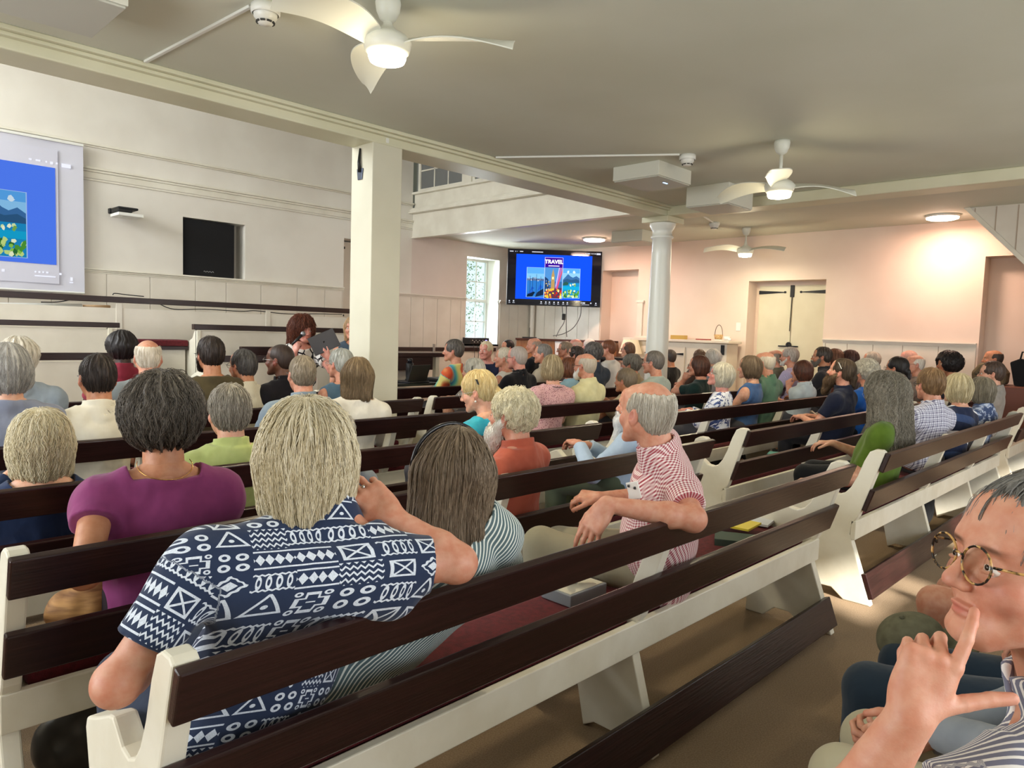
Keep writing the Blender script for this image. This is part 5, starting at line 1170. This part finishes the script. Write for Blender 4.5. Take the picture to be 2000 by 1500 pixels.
q=atd(1238,958,2.42); r=empty('phone',tuple(q-np.array([0,0,.07])),'white smartphone sticking out of the gingham shirt pocket','phone')
pn=scr(-.55,.0,.85); pu=scr(-.25,.95,0); pa=np.cross(pu,pn)
MB().obox(q,pa,pu,pn,.022,.030,.004).build('case',mat('phone_white','e4e2dc',.3),r,bev=.003); m=MB()
for a,b in ((-.012,.018),(.008,.008)): m.lathe(q+nrm(pa)*a+nrm(pu)*b+nrm(pn)*.004,[(0,-.003),(.005,-.003),(.005,.003),(0,.003)],12,'y')
m.build('camera_lens',BLACK,r)
# ---- second row
def neck_extra(root,H,d):
    c=d['N']+d['up']*.030; m=MB(); m.tube([tuple(c+d['rt']*.078*math.sin(t)-d['fw']*.072*math.cos(t)+d['up']*(-.02*math.cos(t)+.012)) for t in [-1.9+.2*i for i in range(20)]],.0012,5); m.build('necklace',mat('gold','d8a860',.25,metal=1),root,smooth=True)
pe('woman with short dark grey wavy hair and necklace in magenta top',318,722,2.33,.150,rel=2,hair=('puffy','2e2925','6d6459','8a8176',1.0),nstr=4200,str_=dict(L=.08,r=.0010,lift=.005,wave=.45,curl=.12,jit=.6,zmin=-.09),shirt='plain',sc=('8c3d70','7d3564'),sleeve='cap',neck_cut=.005,skin='tan',eyes=False,extra=neck_extra,seed=5,pants=clothmat('flower','2c2126','8a7a78','b0a4a0'),qt=.0055,armL=dict(E=atd(165,1120,1.95),W=np.array([.62,2.7,.66]),D=(.4,.8,0)))
pe('man with curly white hair and full white beard in coral shirt',1000,752,2.35,.138,rel=-62,by=-.25,hair=('curly','cbbf9c','efe7c8','f7f2de',.42),nstr=2600,str_=dict(L=.035,r=.0011,lift=.004,curl=.7,jit=1,seg=6),beard=('e4dfd2','fbf9f2',.075),shirt='plain',sc=('bd6049','ad543f'),collar=True,skin='rosy',seed=6,bw=1.08,fat=.02,pants='6b4c40',qt=.0065)
pe('man with white beard in pale blue shirt, partly behind the gingham man',1243,752,2.40,.12,rel=-70,by=-.2,hair=('fringe','d8d6d0','f0eeea'),beard=('e4e2de','ffffff',.09),shirt='plain',sc=('b3c6dc','a6bad2'),collar=True,skin='rosy',seed=7,lean=-.08,sleeve='long',pants='56604e')
# ---- third row
pe('woman with shoulder-length pale blond wavy hair in navy top, left edge',80,795,3.17,.14,rel=3,hair=('bob','bfae86','e9dfc0','f4eedc',1.05,.10),nstr=2600,str_=dict(L=.12,r=.0012,wave=.5,lift=.006,jit=.4),shirt='plain',sc=('1c2f55','16284a'),sleeve='long',skin='fair',eyes=False,seed=9,neck_cut=.03,pants='22304a')
pe('person with short tousled grey hair in pale lime green polo',447,752,3.2,.125,rel=-14,hair=('short','6f665a','a79f90','c2bbab',1.3),nstr=1900,str_=dict(L=.07,r=.0012,jit=.6,lift=.005),shirt='plain',sc=('b9c27c','a9b46c'),collar=True,skin='fair',seed=10)
pe('woman with blond pinned-up hair and black barrette in turquoise top',934,725,3.2,.125,rel=-72,pitch=-14,hair=('pony','c9ab6c','ecd9a4','f6ecc8',1.6),nstr=1500,str_=dict(L=.08,r=.001),shirt='plain',sc=('38aec2','2c9cb4'),sleeve='short',neck_cut=.02,skin='fair',seed=11,gl=(GS,.0009),
   extra=lambda root,H,d:(MB().tube([tuple(H.w(-.092,-.035,.075)),tuple(H.w(-.102,-.045,.045)),tuple(H.w(-.10,-.050,.040)),tuple(H.w(-.090,-.042,.072))],.0035,6).build('barrette',BLACK,root),sphere('earring',H.w(-.083,-.002,-.055),.006,WPL,root)))
pe('person with light wavy hair and glasses almost hidden behind the ash blond bob',655,800,3.2,.125,rel=10,hair=('curly','8d8778','b9b3a4','d0cabc',.5),nstr=600,str_=dict(L=.05,curl=.4),shirt='plain',sc=('8f98a4','828c98'),skin='fair',seed=12,eyes=False)
# ---- fourth row, left
pe('person with wavy silver-grey hair in slate blue top at the left edge',14,672,4.15,.125,rel=-3,hair=('bob','86827c','b4b0aa','cdc9c3',.9,.055),nstr=900,str_=dict(L=.07,wave=.5),shirt='plain',sc=('8f95a8','82889c'),sleeve='long',skin='fair',seed=13,eyes=False)
pe('man with thinning dark hair and glasses in cream shirt',190,691,4.15,.125,rel=-10,hair=('short','1c1715','3a302b','4a3c34',.9),nstr=900,str_=dict(L=.05,jit=.5),shirt='plain',sc=('e9e2cf','ded5c0'),collar=True,skin='tan',seed=14,gl=GS,bw=1.08)
pe('man with cropped brown-grey hair in blue-grey collared shirt',590,694,4.15,.122,rel=-14,hair=('crop','6e6252','9c8f7c','ada08c',1.4),nstr=1100,str_=dict(L=.03,jit=.5,lift=.002),shirt='plain',sc=('7f8d98','74828e'),collar=True,skin='rosy',seed=15,gl=GS,bw=1.1)
pe('woman with long straight brown hair in white blouse',700,699,4.15,.12,rel=8,hair=('long','5a4a38','8a755a','a08a6a',.8,.14),nstr=1500,str_=dict(L=.18,r=.0012),shirt='plain',sc=('e8e3d8','dcd6ca'),sleeve='long',neck_cut=.02,skin='fair',seed=16,eyes=False)
# ---- fourth row, middle and right
pe('woman with ash blond bob and lanyard in pink speckled blouse',1078,693,4.15,.118,rel=-18,hair=('bob','8a7858','b9a582','cdbc9c',.6,.05),nstr=700,str_=dict(L=.09,r=.0013),shirt='dots',sc=('d9a9a8','7c3a48'),sleeve='short',neck_cut=.03,skin='fair',seed=17,sz=.96,extra=lambda root,H,d: MB().tube([tuple(d['N']+d['up']*.03+d['rt']*.075*math.sin(t)-d['fw']*.078*math.cos(t)) for t in [-1.6+.2*i for i in range(17)]],.003,5).build('lanyard',BLACK,root,smooth=True))
pe('bald man with white beard and glasses in pale yellow shirt',1143,690,4.15,.116,rel=-55,by=-.1,hair=('fringe','a89a86','c4b8a6','',1),shirt='plain',sc=('ddd6a8','d0c898'),collar=True,skin='rosy',beard=('d8d4cc','f0eee8',.02),gl=GB,seed=18,bw=1.1,fat=.03,sleeve='long',pants='9c927c')
pe('person with brown grey hair in beige, just behind the bald gingham man',1222,722,4.15,.11,rel=-60,hair=('short','5e5040','7c6c58','',1.2),shirt='plain',sc=('b8a88c','a89878'),skin='tan',seed=19)
pe('man with dark grey hair and glasses in pale green striped shirt',1276,686,4.15,.118,rel=-68,hair=('short','4c4640','77706a','',.8),shirt='finestripe',sc=('6d8278','dfe6e0'),skin='rosy',gl=GS,seed=20,bw=1.05)
pe('woman with auburn hair and glasses in dark teal top, hand at chin',1364,695,4.15,.118,rel=-84,pitch=2,hair=('bob','35201a','5e3a2c','',.7,.06),shirt='plain',sc=('16302f','122827'),skin='rosy',gl=GB,seed=21,armL=dict(E=PT(1318,765,4.35,.0),W=PT(1336,742,4.42,.0),D=scr(.35,.9,0),Nn=scr(-.6,0,.7),curl=(1.1,1.2,1.2,1.2)))
pe('bald man with glasses in olive shirt, behind the lavender-shirted man',1514,684,4.15,.112,rel=-85,hair=('fringe','7a6c5c','96887a','',.6),shirt='plain',sc=('6c6a56','5e5c4a'),collar=True,skin='rosy',gl=GB,seed=22)
pe('man with grey hair, glasses and trimmed beard in lavender shirt',1542,679,3.95,.118,rel=-80,hair=('short','8a8076','b8aea4','',1.1),shirt='finestripe',sc=('9a90b4','c4bcd4'),skin='rosy',gl=GB,beard=('b8b0a8','d8d4cc',.0),seed=23)
# ---- third row, right block
pe('woman with white bob looking up, in white blouse with blue flowers',1408,709,3.32,.116,rel=-95,pitch=14,hair=('bob','b4ab96','e4ddc8','f0ece0',.85,.045),nstr=800,str_=dict(L=.09,r=.0013),shirt='flower',sc=('e8eaf2','2c3c70','5a6ca0'),sleeve='long',neck_cut=.03,skin='pink',seed=24,gl=GB,sz=.98)
pe('woman with chin-length brown bob in blue sleeveless top',1464,695,3.32,.116,rel=-76,hair=('bob','5a4836','84705a','9c8a72',.6,.06),nstr=700,str_=dict(L=.10,r=.0013),shirt='plain',sc=('4a6c9e','3f6090'),sleeve='none',neck_cut=.02,skin='fair',seed=25,sz=.97)
pe('bald man in sage green polo',1494,688,3.32,.112,rel=-62,hair=('fringe','c2b49c','dcd0bc','',.8),shirt='plain',sc=('5f8068','54755e'),collar=True,skin='rosy',seed=26,bw=1.15,fat=.03)
pe('woman with reddish-brown bob in pale blue-grey shirt, hand near mouth',1566,706,3.32,.112,rel=-66,roll=-4,hair=('bob','351c14','5c3425','',.75,.045),shirt='plain',sc=('c6d0d4','b8c4ca'),collar=True,skin='rosy',seed=27,armL=dict(E=PT(1545,765,3.45,0),W=PT(1540,758,3.5,0),D=scr(0,1,0),Nn=scr(-.7,0,.5),curl=(.8,.9,1,1)))
# ---- second row, right block
pe('man with long brown beard and ponytail in navy polo, looking up',1644,701,2.42,.118,rel=-78,pitch=10,hair=('pony','3c3025','62503e','7c6a54',1.1),nstr=700,str_=dict(L=.09,r=.0012),shirt='plain',sc=('161c32','12172a'),collar=True,beard=('4a3626','7c6448',.10),skin='rosy',seed=28,bw=1.18,fat=.04,pants='1c1c22',
   extra=lambda root,H,d: MB().tube([tuple(H.w(-.088,.02,.085)),tuple(H.w(-.10,-.02,.035))],.003,6).build('hair_pin',WPL,root))
pe('person with curly light grey hair in royal blue top',1690,703,2.42,.118,rel=-58,hair=('curly','9a9486','c9c3b4','dcd8cc',.55),nstr=1300,str_=dict(L=.035,r=.0014,curl=.7,jit=1,seg=5),shirt='plain',sc=('1f5cae','184e9a'),skin='rosy',seed=29,gl=GB,neck_cut=.02,pants='20242c')
pe('woman with glossy black hair pulled back, behind the long grey-haired woman',1752,699,2.42,.112,rel=-66,hair=('pony','0e0c0c','221e1e','',1.5),shirt='plain',sc=('23262e','1c1f26'),skin='tan',seed=30,gl=GB)
pe('old man with thin white hair and glasses facing left by the pink wall',1787,694,2.6,.112,rel=-105,hair=('fringe','c4b8a8','dcd4c8','',.9),shirt='plain',sc=('8c7c70','7c6c62'),skin='rosy',gl=GS,seed=31)
pe('woman with big curly black hair and sunglasses on her head',1852,692,2.25,.118,rel=-112,roll=6,hair=('afro','120f10','2c2627','',1.0),nstr=900,str_=dict(L=.06,r=.0016,curl=.8,jit=1,seg=5),shirt='plain',sc=('2c2c34','24242c'),skin='tan',seed=32,
   extra=lambda root,H,d: [sphere('sunglass_lens',H.w(sx*.032,.065,.128),.024,mat('sunglass','2a2020',.05,metal=.5),root,(1,.5,.8)) for sx in (-1,1)])
# ---- nearest row, right block
pe('woman with very long wavy grey hair and glasses in lime green top',1728,727,1.52,.135,rel=-55,by=-.15,hair=('longwavy','5c564a','9c9484','c4bdad',1.0,.40),nstr=6000,str_=dict(L=.34,r=.0013,wave=1.0,lift=.010,seg=22,jit=.5),shirt='plain',sc=('5c7626','4f681c'),sleeve='short',neck_cut=.03,skin='fair',gl=(GBR,.0012),seed=33,qt=.006,pants='15161a',bw=1.05,fat=.03,
   armL=dict(E=atd(1675,938,4.62),W=atd(1592,938,4.62),D=scr(-1,-.1,-.1),Nn=scr(0,.9,.3),q=.005,sl=.7))
pe('man with short light brown hair in white and navy plaid shirt',1818,721,1.52,.118,rel=-34,hair=('short','70543a','9c7c58','b0926c',1.3),nstr=900,str_=dict(L=.05,r=.0013),shirt='plaid',sc=('dcdce8','5c5878','2c2c58'),collar=True,skin='rosy',gl=GB,seed=34,bw=1.05)
pe('woman with straight blond bob in navy and white striped top',1870,731,1.52,.118,rel=-42,hair=('bob','b0a078','ddd0aa','ece4c8',.75,.06),nstr=800,str_=dict(L=.10,r=.0014),shirt='bands',sc=('1a2440','eceef4','34466c'),sleeve='long',neck_cut=.03,skin='fair',seed=35)
pe('person with grey bob in blue and white floral top with white collar',1915,738,1.52,.116,rel=-58,hair=('bob','6a6252','968e7c','a8a08e',.75,.07),nstr=700,str_=dict(L=.10,r=.0014),shirt='flower',sc=('3c4c70','b8c2d4','8c9cbc'),collar=True,skin='rosy',gl=GB,seed=36)
pe('person with short brown quiff and glasses in grey short-sleeved shirt',1937,707,1.62,.118,rel=-98,hair=('short','2c201a','55443a','',1.3),shirt='plain',sc=('9c9690','8c8680'),collar=True,skin='fair',gl=GB,seed=37,bw=.95)
pe('man with dark receding hair in black shirt at the far right wall',1940,684,2.0,.115,rel=-100,hair=('fringe','2c221c','483830','',.6),shirt='plain',sc=('17171b','131317'),skin='tan',seed=38)
# ---- far right benches
FAR=[('man in dark flat cap and glasses with grey beard before the cream doors',1605,679,3.5,-92,('short','3a322c','4c423a'),'tan',GB,('6e665e','8c847c',.0),('2b2b30','232328')),
('woman with brown hair and dark glasses next to the capped man',1628,682,3.5,-96,('bob','5c3a28','7c5440','',.5,.03),'rosy',GB,None,('8a5548','7c4a3e')),
('woman with dark reddish-brown bob left of the curly grey head',1658,685,3.35,-70,('bob','2e1a16','54342c','',.7,.04),'tan',None,None,('3c3238','342a30')),
('person with short white-grey hair by the right wall wainscot',1702,688,3.3,-80,('short','b0a496','d4cabc','',.8),'rosy',None,None,('6c6c74','606068')),
('man with pink scalp and cropped hair by the right wall',1774,685,2.95,-88,('crop','c09080','cfa090'),'pink',None,None,('5c5054','50464a')),
('person with white fluffy hair behind the auburn woman',1392,684,5.1,-40,('puffy','b4b0a8','dcd8d0','',.6),'fair',None,None,('a0a0a4','949498')),
('person with short brown hair behind the white fluffy head',1366,684,5.4,-30,('short','5a4638','745c4c'),'rosy',None,None,('5a4a44','4e403a')),
('person in black top half hidden by the right side of the round column',1307,684,6.1,-60,('short','3c3430','504640'),'tan',None,None,('1a1a1e','151518')),
('woman with grey curly hair and glasses in tan jacket, middle rows',1232,693,5.1,-78,('puffy','5c564e','8c867c','',.5),'rosy',GB,None,('b0a080','a09070')),
('woman with brown hair and black glasses near the cream lamp',1226,669,6.95,-100,('bob','3c2a20','6a4c38','',.5,.03),'fair',GB,None,('c8c0c0','bcb4b4')),
('man with reddish short hair and glasses in white short-sleeved shirt',1187,665,6.0,-82,('short','5a3220','7c4a30'),'rosy',GS,None,('e4e0dc','d8d4d0')),
('small dark-haired head between the white and red-haired heads',1167,670,8.1,-60,('short','2a201c','3c302a'),'tan',None,None,('3c3c44','34343c')),
('person with white hair at the back beneath the television corner',1150,663,7.6,-60,('short','d4c8c0','ece4dc'),'pink',None,None,('9c9ca4','90909a')),
('bald pink-headed man below the television',1124,662,7.3,-70,('fringe','c8a090','d8b4a4','',.5),'pink',None,None,('5c5c68','50505c')),
('man with bushy dark grey hair in dark shirt, fifth row',1158,670,5.2,-40,('puffy','3e3a38','716c68','',.5),'tan',None,None,('3c4450','343c48')),
('woman with dark curly hair in the middle rows',1124,677,6.1,-75,('curly','221a18','443630','',.3),'rosy',None,None,('4c3c3c','423434')),
('woman with grey-brown hair and glasses facing left below the television',1103,668,7.0,-95,('short','6c5c4e','94826e','',1.2),'rosy',GB,None,('6c6068','60545c')),
('woman with auburn hair in light blue top beside the pink blouse',1110,699,5.1,-50,('bob','4c2c1c','7c4a30','',.6,.04),'rosy',None,None,('90b0bc','84a4b0')),
('man with grey side-parted hair in cream shirt, facing left, middle rows',1060,673,5.9,-80,('short','5c5854','8c8680','',1.),'rosy',None,None,('d0c4b0','c4b8a4')),
('bald man in black shirt in front of the piano',1043,660,7.1,-85,('fringe','8c7464','a48c7c','',.3),'rosy',None,None,('1c1c22','17171c')),
('woman with short silver hair in white sleeveless top, facing left',984,680,6.0,-86,('short','a89c88','d4c8b4','',1.1),'rosy',None,None,('e0dcd4','d4d0c8')),
('man with shaved grey head and glasses in black shirt',1010,677,5.1,-58,('crop','9c9088','b8aca4'),'pink',GB,None,('16161c','121218')),
('person with black hair low in front of the piano corner',991,665,8.4,-120,('short','141012','2a2426'),'rosy',None,None,('5c5258','504850')),
('woman with pale blond short hair in navy dress, facing the room',949,668,7.0,-150,('short','c8b48c','e8dcc0','',1.3),'pink',None,None,('20243c','1a1e34')),
('person with white pinned hair and black hairpin, row before the rainbow shirt',924,702,5.1,-60,('short','b8b4a8','dcd8cc','',1.3),'fair',None,None,('a8a4a0','9c9894')),
('man with swept-back dark grey hair in rainbow tie-dyed shirt',885,665,6.05,-82,('short','2e2a28','67605a','',1.5),'rosy',None,None,('rainbow','x')),
('bald man with white fringe in grey shirt, facing the front benches',289,664,5.1,0,('fringe','c8bca8','e6dccc','',1.),'rosy',None,None,('7c8284','727878')),
('person with black curled-up hair in dark red top',238,651,6.0,-5,('puffy','100c0d','241d1e','',.8),'dark',None,None,('8c2c3c','7c2434')),
('man with thick dark hair in olive brown t-shirt',410,661,5.1,-22,('short','1e1714','3a2e28','',1.6),'tan',GB,('2a201b','3a2e28',.0),('5a5038','4e4530')),
('man with grey-black hair and glasses in cream pinstripe shirt, hand at face',474,684,5.1,-38,('short','33302f','5c5856','',.7),'tan',GB,None,('c8bfa8','e0d8c4')),
('bald dark-skinned man with glasses in black t-shirt',546,674,5.1,-58,('crop','2a1e1a','3c2c24'),'brown',GS,None,('17131a','120f14')),
('person with silver hair in blue-grey sleeveless top, next to the speaker',664,683,5.1,-42,('short','8c8c84','bcbcb4','',1.2),'rosy',GS,None,('5a7488','506a7e')),
('person with white hair in light blue shirt at the far left',36,661,5.1,0,('puffy','b4aa98','e0d8c8','',.5),'fair',None,None,('9ca8b4','909ca8'))]
for i,(lb,x,top,Y,rel,hr,skn,g,bd,sc) in enumerate(FAR):
    k=dict(collar=i%3!=1,seed=40+i,neck_cut=None if i%3!=1 else .03)
    if 'sleeveless' in lb or 'dress' in lb: k.update(sleeve='none',collar=False,neck_cut=.02)
    if sc[0]=='rainbow': k.update(shirt='rainbow',sc=('3f7ec0','e8dc84'),sleeve='long',neck_cut=None)
    else: k.update(shirt='finestripe' if 'pinstripe' in lb else 'plain',sc=sc)
    if 'hand at face' in lb: k.update(armL=dict(E=PT(440,778,5.35,0),W=PT(448,765,5.36,0),D=scr(.25,1,0),Nn=scr(-.8,0,.5),curl=(.9,1,1,1)))
    if 'hairpin' in lb: k['extra']=lambda root,H,d: MB().tube([tuple(H.w(-.088,-.05,.06)),tuple(H.w(-.100,-.055,.01)),tuple(H.w(-.098,-.045,.005)),tuple(H.w(-.088,-.04,.055))],.003,6).build('hairpin',BLACK,root)
    if 'navy dress' in lb: k['by']=-2.0
    n=450 if Y<5.5 and hr[0] not in('crop','afro') else 0
    pe(lb,x,top,Y,.116,rel=rel,hair=hr,skin=skn,gl=g,beard=bd,nstr=n,str_=dict(L=.05,r=.0014,seg=5,curl=.3 if hr[0] in('puffy','curly') else 0),**k)
    if 'flat cap' in lb:
        p=PT(x,top,Y,.128); 
# ---- standing speaker and companion
def spk_extra(root,H,d): pass
sp=PT(592,617,6.25,.130); ph=math.atan2(sp[0],sp[1]); fwd=np.array([math.sin(ph+R(160)),math.cos(ph+R(160)),0]); rgt=np.array([fwd[1],-fwd[0],0])
hL=atd(632,688,float((sp-C0)@CF)-.22); hR=atd(580,668,float((sp-C0)@CF)-.20)
person('woman speaker with long auburn wavy hair in white dress with black looping pattern',0,0,6.25,hc=sp,rel=152,pitch=-7,by=ph+R(162),stand=True,hair=('wavy','3a1c14','6e3a26','8c5038',1.15,.20),nstr=2200,str_=dict(L=.15,r=.0018,wave=.8,curl=.2,jit=.8,lift=.012),shirt='swirl',sc=('14121a','ebe7e2'),sleeve='short',neck_cut=.015,skin='pink',seed=90,q=.005,pants=clothmat('swirl','14121a','ebe7e2'),
  armL=dict(E=atd(648,722,float((sp-C0)@CF)-.12),W=hL+scr(.05,-.05,0),D=scr(-.6,.6,.3),Nn=scr(-.2,-.1,.9),curl=(.5,.5,.6,.6)),armR=dict(E=atd(572,722,float((sp-C0)@CF)-.1),W=hR+scr(-.02,-.09,0),D=scr(.3,.9,.1),Nn=scr(-.5,0,.8),curl=(1.3,1.3,1.3,1.3)))
MB1=MB(); mt=hR+scr(.012,.02,.035); top=atd(592,652,float((mt-C0)@CF)+.03); r=empty('microphone',tuple(mt),'black hand-held microphone in front of the speaker\'s mouth','microphone')
MB().tube([tuple(mt-(top-mt)*.8),tuple(mt+(top-mt)*.75)],[.011,.015],10).build('handle',BLACK,r,smooth=True); sphere('mesh_head',top,.024,mat('mic_mesh','8a8a8e',.4,metal=.7),r)
tc_=atd(633,668,float((hL-C0)@CF)-.03); r=empty('tablet',tuple(tc_),'dark grey tablet held up by the woman speaker','tablet')
ua=nrm(scr(.86,.42,-.3)); ub=nrm(scr(-.42,.86,.1)); ub=nrm(ub-ua*(ub@ua)); un=np.cross(ua,ub)
MB().obox(tc_,ua,ub,un,.125,.088,.004).build('case',mat('tablet_grey','3c3a3e',.35,metal=.5),r,bev=.003); MB().lathe(tc_+un*.0045,[(0,0),(.010,0),(.010,.001),(0,.001)],12,'y').build('emblem',mat('emblem_dark','1c1a1e',.2),r)
cp=PT(690,618,6.75,.13); person('woman with wavy blond hair in blue-grey sleeveless top, half behind the square pillar',0,0,6.75,hc=cp,rel=-160,by=math.atan2(cp[0],cp[1])+R(170),stand=True,hair=('wavy','a88058','d8b890','e8d0b0',.8,.12),nstr=900,str_=dict(L=.12,r=.0016,wave=.4),shirt='plain',sc=('4a5868','40505e'),sleeve='none',neck_cut=.01,skin='rosy',seed=91)
# ---- people at the right, in the camera's own row
ye=R(-47); fh=np.array([math.sin(ye),math.cos(ye),0]); Mw=axes(ye,R(6),R(0)); hcw=atd(1921,1104,.92)-Mw@np.array([-.031,.094,.0])
def wom_extra(root,H,d): 
    sphere('earring',H.w(-.084,-.002,-.047),.0035,mat('silver_stud','d8d8d8',.1,metal=1),root)
Nw=hcw+np.array([.03,-.06,-.195])
person('woman in profile with tortoise-shell glasses and striped shirt, fingers on her lips, right edge',0,0,0,hc=hcw,yaw=ye,pitch=6,q=.0026,by=-.45,N=Nw,hip=np.array([1.18,-.18,.52]),SL=Nw+np.array([-.10,.05,-.09]),hair=('short','55524e','8f8c88','a8a6a2',1.1),nstr=2600,str_=dict(L=.09,r=.0006,lift=.002,seg=9),shirt='stripe',sc=('77798c','eceae6'),sleeve='cap',collar=True,skin='rosy',gl=(GTOR,.0016,.026,.024),extra=wom_extra,seed=95,row=-.4,qt=.005,pants='6b6a5c',
  armL=dict(E=atd(1610,1660,.93),W=atd(1778,1400,.87),D=scr(.40,.91,-.06),Nn=scr(-.30,.12,.95),curl=((.10,.30),(.95,1.3),(1.1,1.4),(1.1,1.5)),thumb=(.9,-.1),spread=.6,hs=.88,q=.0026))
def cap_extra(root,H,d): pass
# neighbour in khaki trousers, hands folded
kn_=[np.array([1.63,.52,.50]),np.array([1.88,.54,.48])]
hw=atd(1718,1432,1.60)
person('person in khaki trousers with folded hands, beyond the woman in profile',0,0,0,hc=np.array([1.86,.02,1.25]),yaw=-.5,q=.006,by=0,N=np.array([1.86,-.02,1.06]),hip=np.array([1.80,-.02,.54]),hair=('short','6a6258','948c80'),shirt='plain',sc=('8c929a','80868e'),sleeve='long',skin='rosy',seed=96,row=-.4,pants='b3ab90',knee=kn_,
  armL=dict(E=np.array([1.60,.10,.72]),W=hw+scr(.10,.02,.02),D=scr(-1,-.15,.1),Nn=scr(-.1,.6,.8),curl=((.5,.9),(.5,.9),(.6,.9),(.6,1)),q=.004),armR=dict(E=np.array([2.06,.12,.74]),W=hw+scr(.10,-.04,-.04),D=scr(-1,.05,-.1),Nn=scr(-.1,-.3,.9),curl=((.6,1.1),(.6,1.1),(.7,1.1),(.8,1.1)),q=.004))
kn_=[np.array([2.05,.60,.53]),np.array([2.36,.60,.50])]
person('person in dark blue jeans, knee towards the aisle, at the right edge',0,0,0,hc=np.array([2.48,.02,1.27]),yaw=-.5,q=.006,by=0,N=np.array([2.48,-.02,1.08]),hip=np.array([2.42,-.02,.54]),hair=('short','4a4038','6a5e54'),shirt='plain',sc=('5c6470','525a66'),sleeve='long',skin='rosy',seed=97,row=-.4,pants='22303e',knee=kn_)
kn_=[np.array([2.84,.64,.56]),np.array([3.10,.64,.54])]
person('person in shorts with a bare knee, farthest in the near right row',0,0,0,hc=np.array([3.08,.02,1.27]),yaw=-.5,q=.006,by=0,N=np.array([3.08,-.02,1.08]),hip=np.array([3.02,-.02,.54]),hair=('short','8a8078','b0a69c'),shirt='plain',sc=('6c7466','60685a'),sleeve='short',skin='rosy',seed=98,row=-.4,pants='5c5a4c',knee=kn_,short=True)
pew(.6,4.0,-.30,'pew at the near right edge under the people in khaki and jeans',(2.3,),group=G)
# olive cap hanging over a knee
f=Field((2.2,.3,.3),(2.8,.95,.8),.006); cc=atd(1778,1248,2.22); a_=nrm(scr(.86,.35,.3)); u_=nrm(scr(-.35,.9,.2)); u_=nrm(u_-a_*(u_@a_)); n_=np.cross(a_,u_)
f=Field(cc-.22,cc+.22,.006); Bc=np.stack([a_,u_,n_]); f.ell(cc,(.098,.080,.085),Bc,.01); f.ell(cc-u_*.03,(.092,.072,.08),Bc,.0,sub=True); f.plane(cc-u_*.045,-u_); f.ell(cc+a_*.125-u_*.045,(.085,.012,.07),Bc,.012); f.disp(lambda x,y,z:.003*sn((x,y,z),40,2),.02)
r=empty('baseball_cap',tuple(cc),'olive green baseball cap held over a knee at the right edge','cap'); V,F=f.mesh(); newmesh('crown_and_brim',[(V,F,0)],[mat('cap_olive',fn=mottle('6c6a54','5c5a46',30),rough=.9,bump=(nz(60),.2))],r); sphere('button',cc+u_*.082,.007,mat('cap_olive'),r)

# bags and belongings under and on the pews
def sack(name,c,r,m,label,seed,cat='bag',h=.02):
    f=Field(np.array(c)-np.array(r)-.05,np.array(c)+np.array(r)+.07,.009); f.ell(c,r,None,.02); f.ell(np.array(c)+np.array([r[0]*.3,0,r[2]*.3]),np.array(r)*.75,None,.04); f.disp(lambda x,y,z:.012*sn((x,y,z),22,seed)+.006*sn((x,y,z),60,seed),.05); f.plane((0,0,h),(0,0,-1))
    o=empty(name,(c[0],c[1],h),label,cat); V,F=f.mesh(); newmesh('body',[(V,F,0)],[m],o); MB().tube([(c[0]-r[0]*.5,c[1],c[2]+r[2]*.8),(c[0]-r[0]*.2,c[1]-.03,c[2]+r[2]*1.35),(c[0]+r[0]*.3,c[1]-.03,c[2]+r[2]*1.3),(c[0]+r[0]*.5,c[1],c[2]+r[2]*.7)],.008,6).build('handle',m,o,smooth=True)
TAN=mat('wood_print_tan',fn=lambda nt:mixc(nt,ramp(nt,noise(nt,coord(nt),7,5,(1,1,7)),.35,.65),'6b4220','b98a50'),rough=.7)
sack('handbag',(.66,2.42,.585),(.13,.09,.08),TAN,'tan wood-grain patterned bag seen through the slats beside the magenta top',1,h=.503)
sack('grey_bag',(.66,2.50,.14),(.16,.10,.13),mat('grey_satin','6a6864',.3),'shiny grey bag on the floor at the lower left corner',2,h=.004)
sack('black_bag',(.93,2.55,.15),(.11,.10,.13),BLACKC,'black bag on the floor behind the left pew end, beside the grey bag',3,h=.004)
sack('black_bag',(6.35,1.62,.15),(.20,.12,.15),BLACKC,'black bag on the floor under the plaid-shirted man',4,h=.004)
sack('rolled_jacket',(6.5,1.58,.55),(.15,.09,.06),mat('grey_blue_wool','4c5058',.95),'dark grey folded garment on the maroon cushion under the striped top',5,'garment',h=.503)
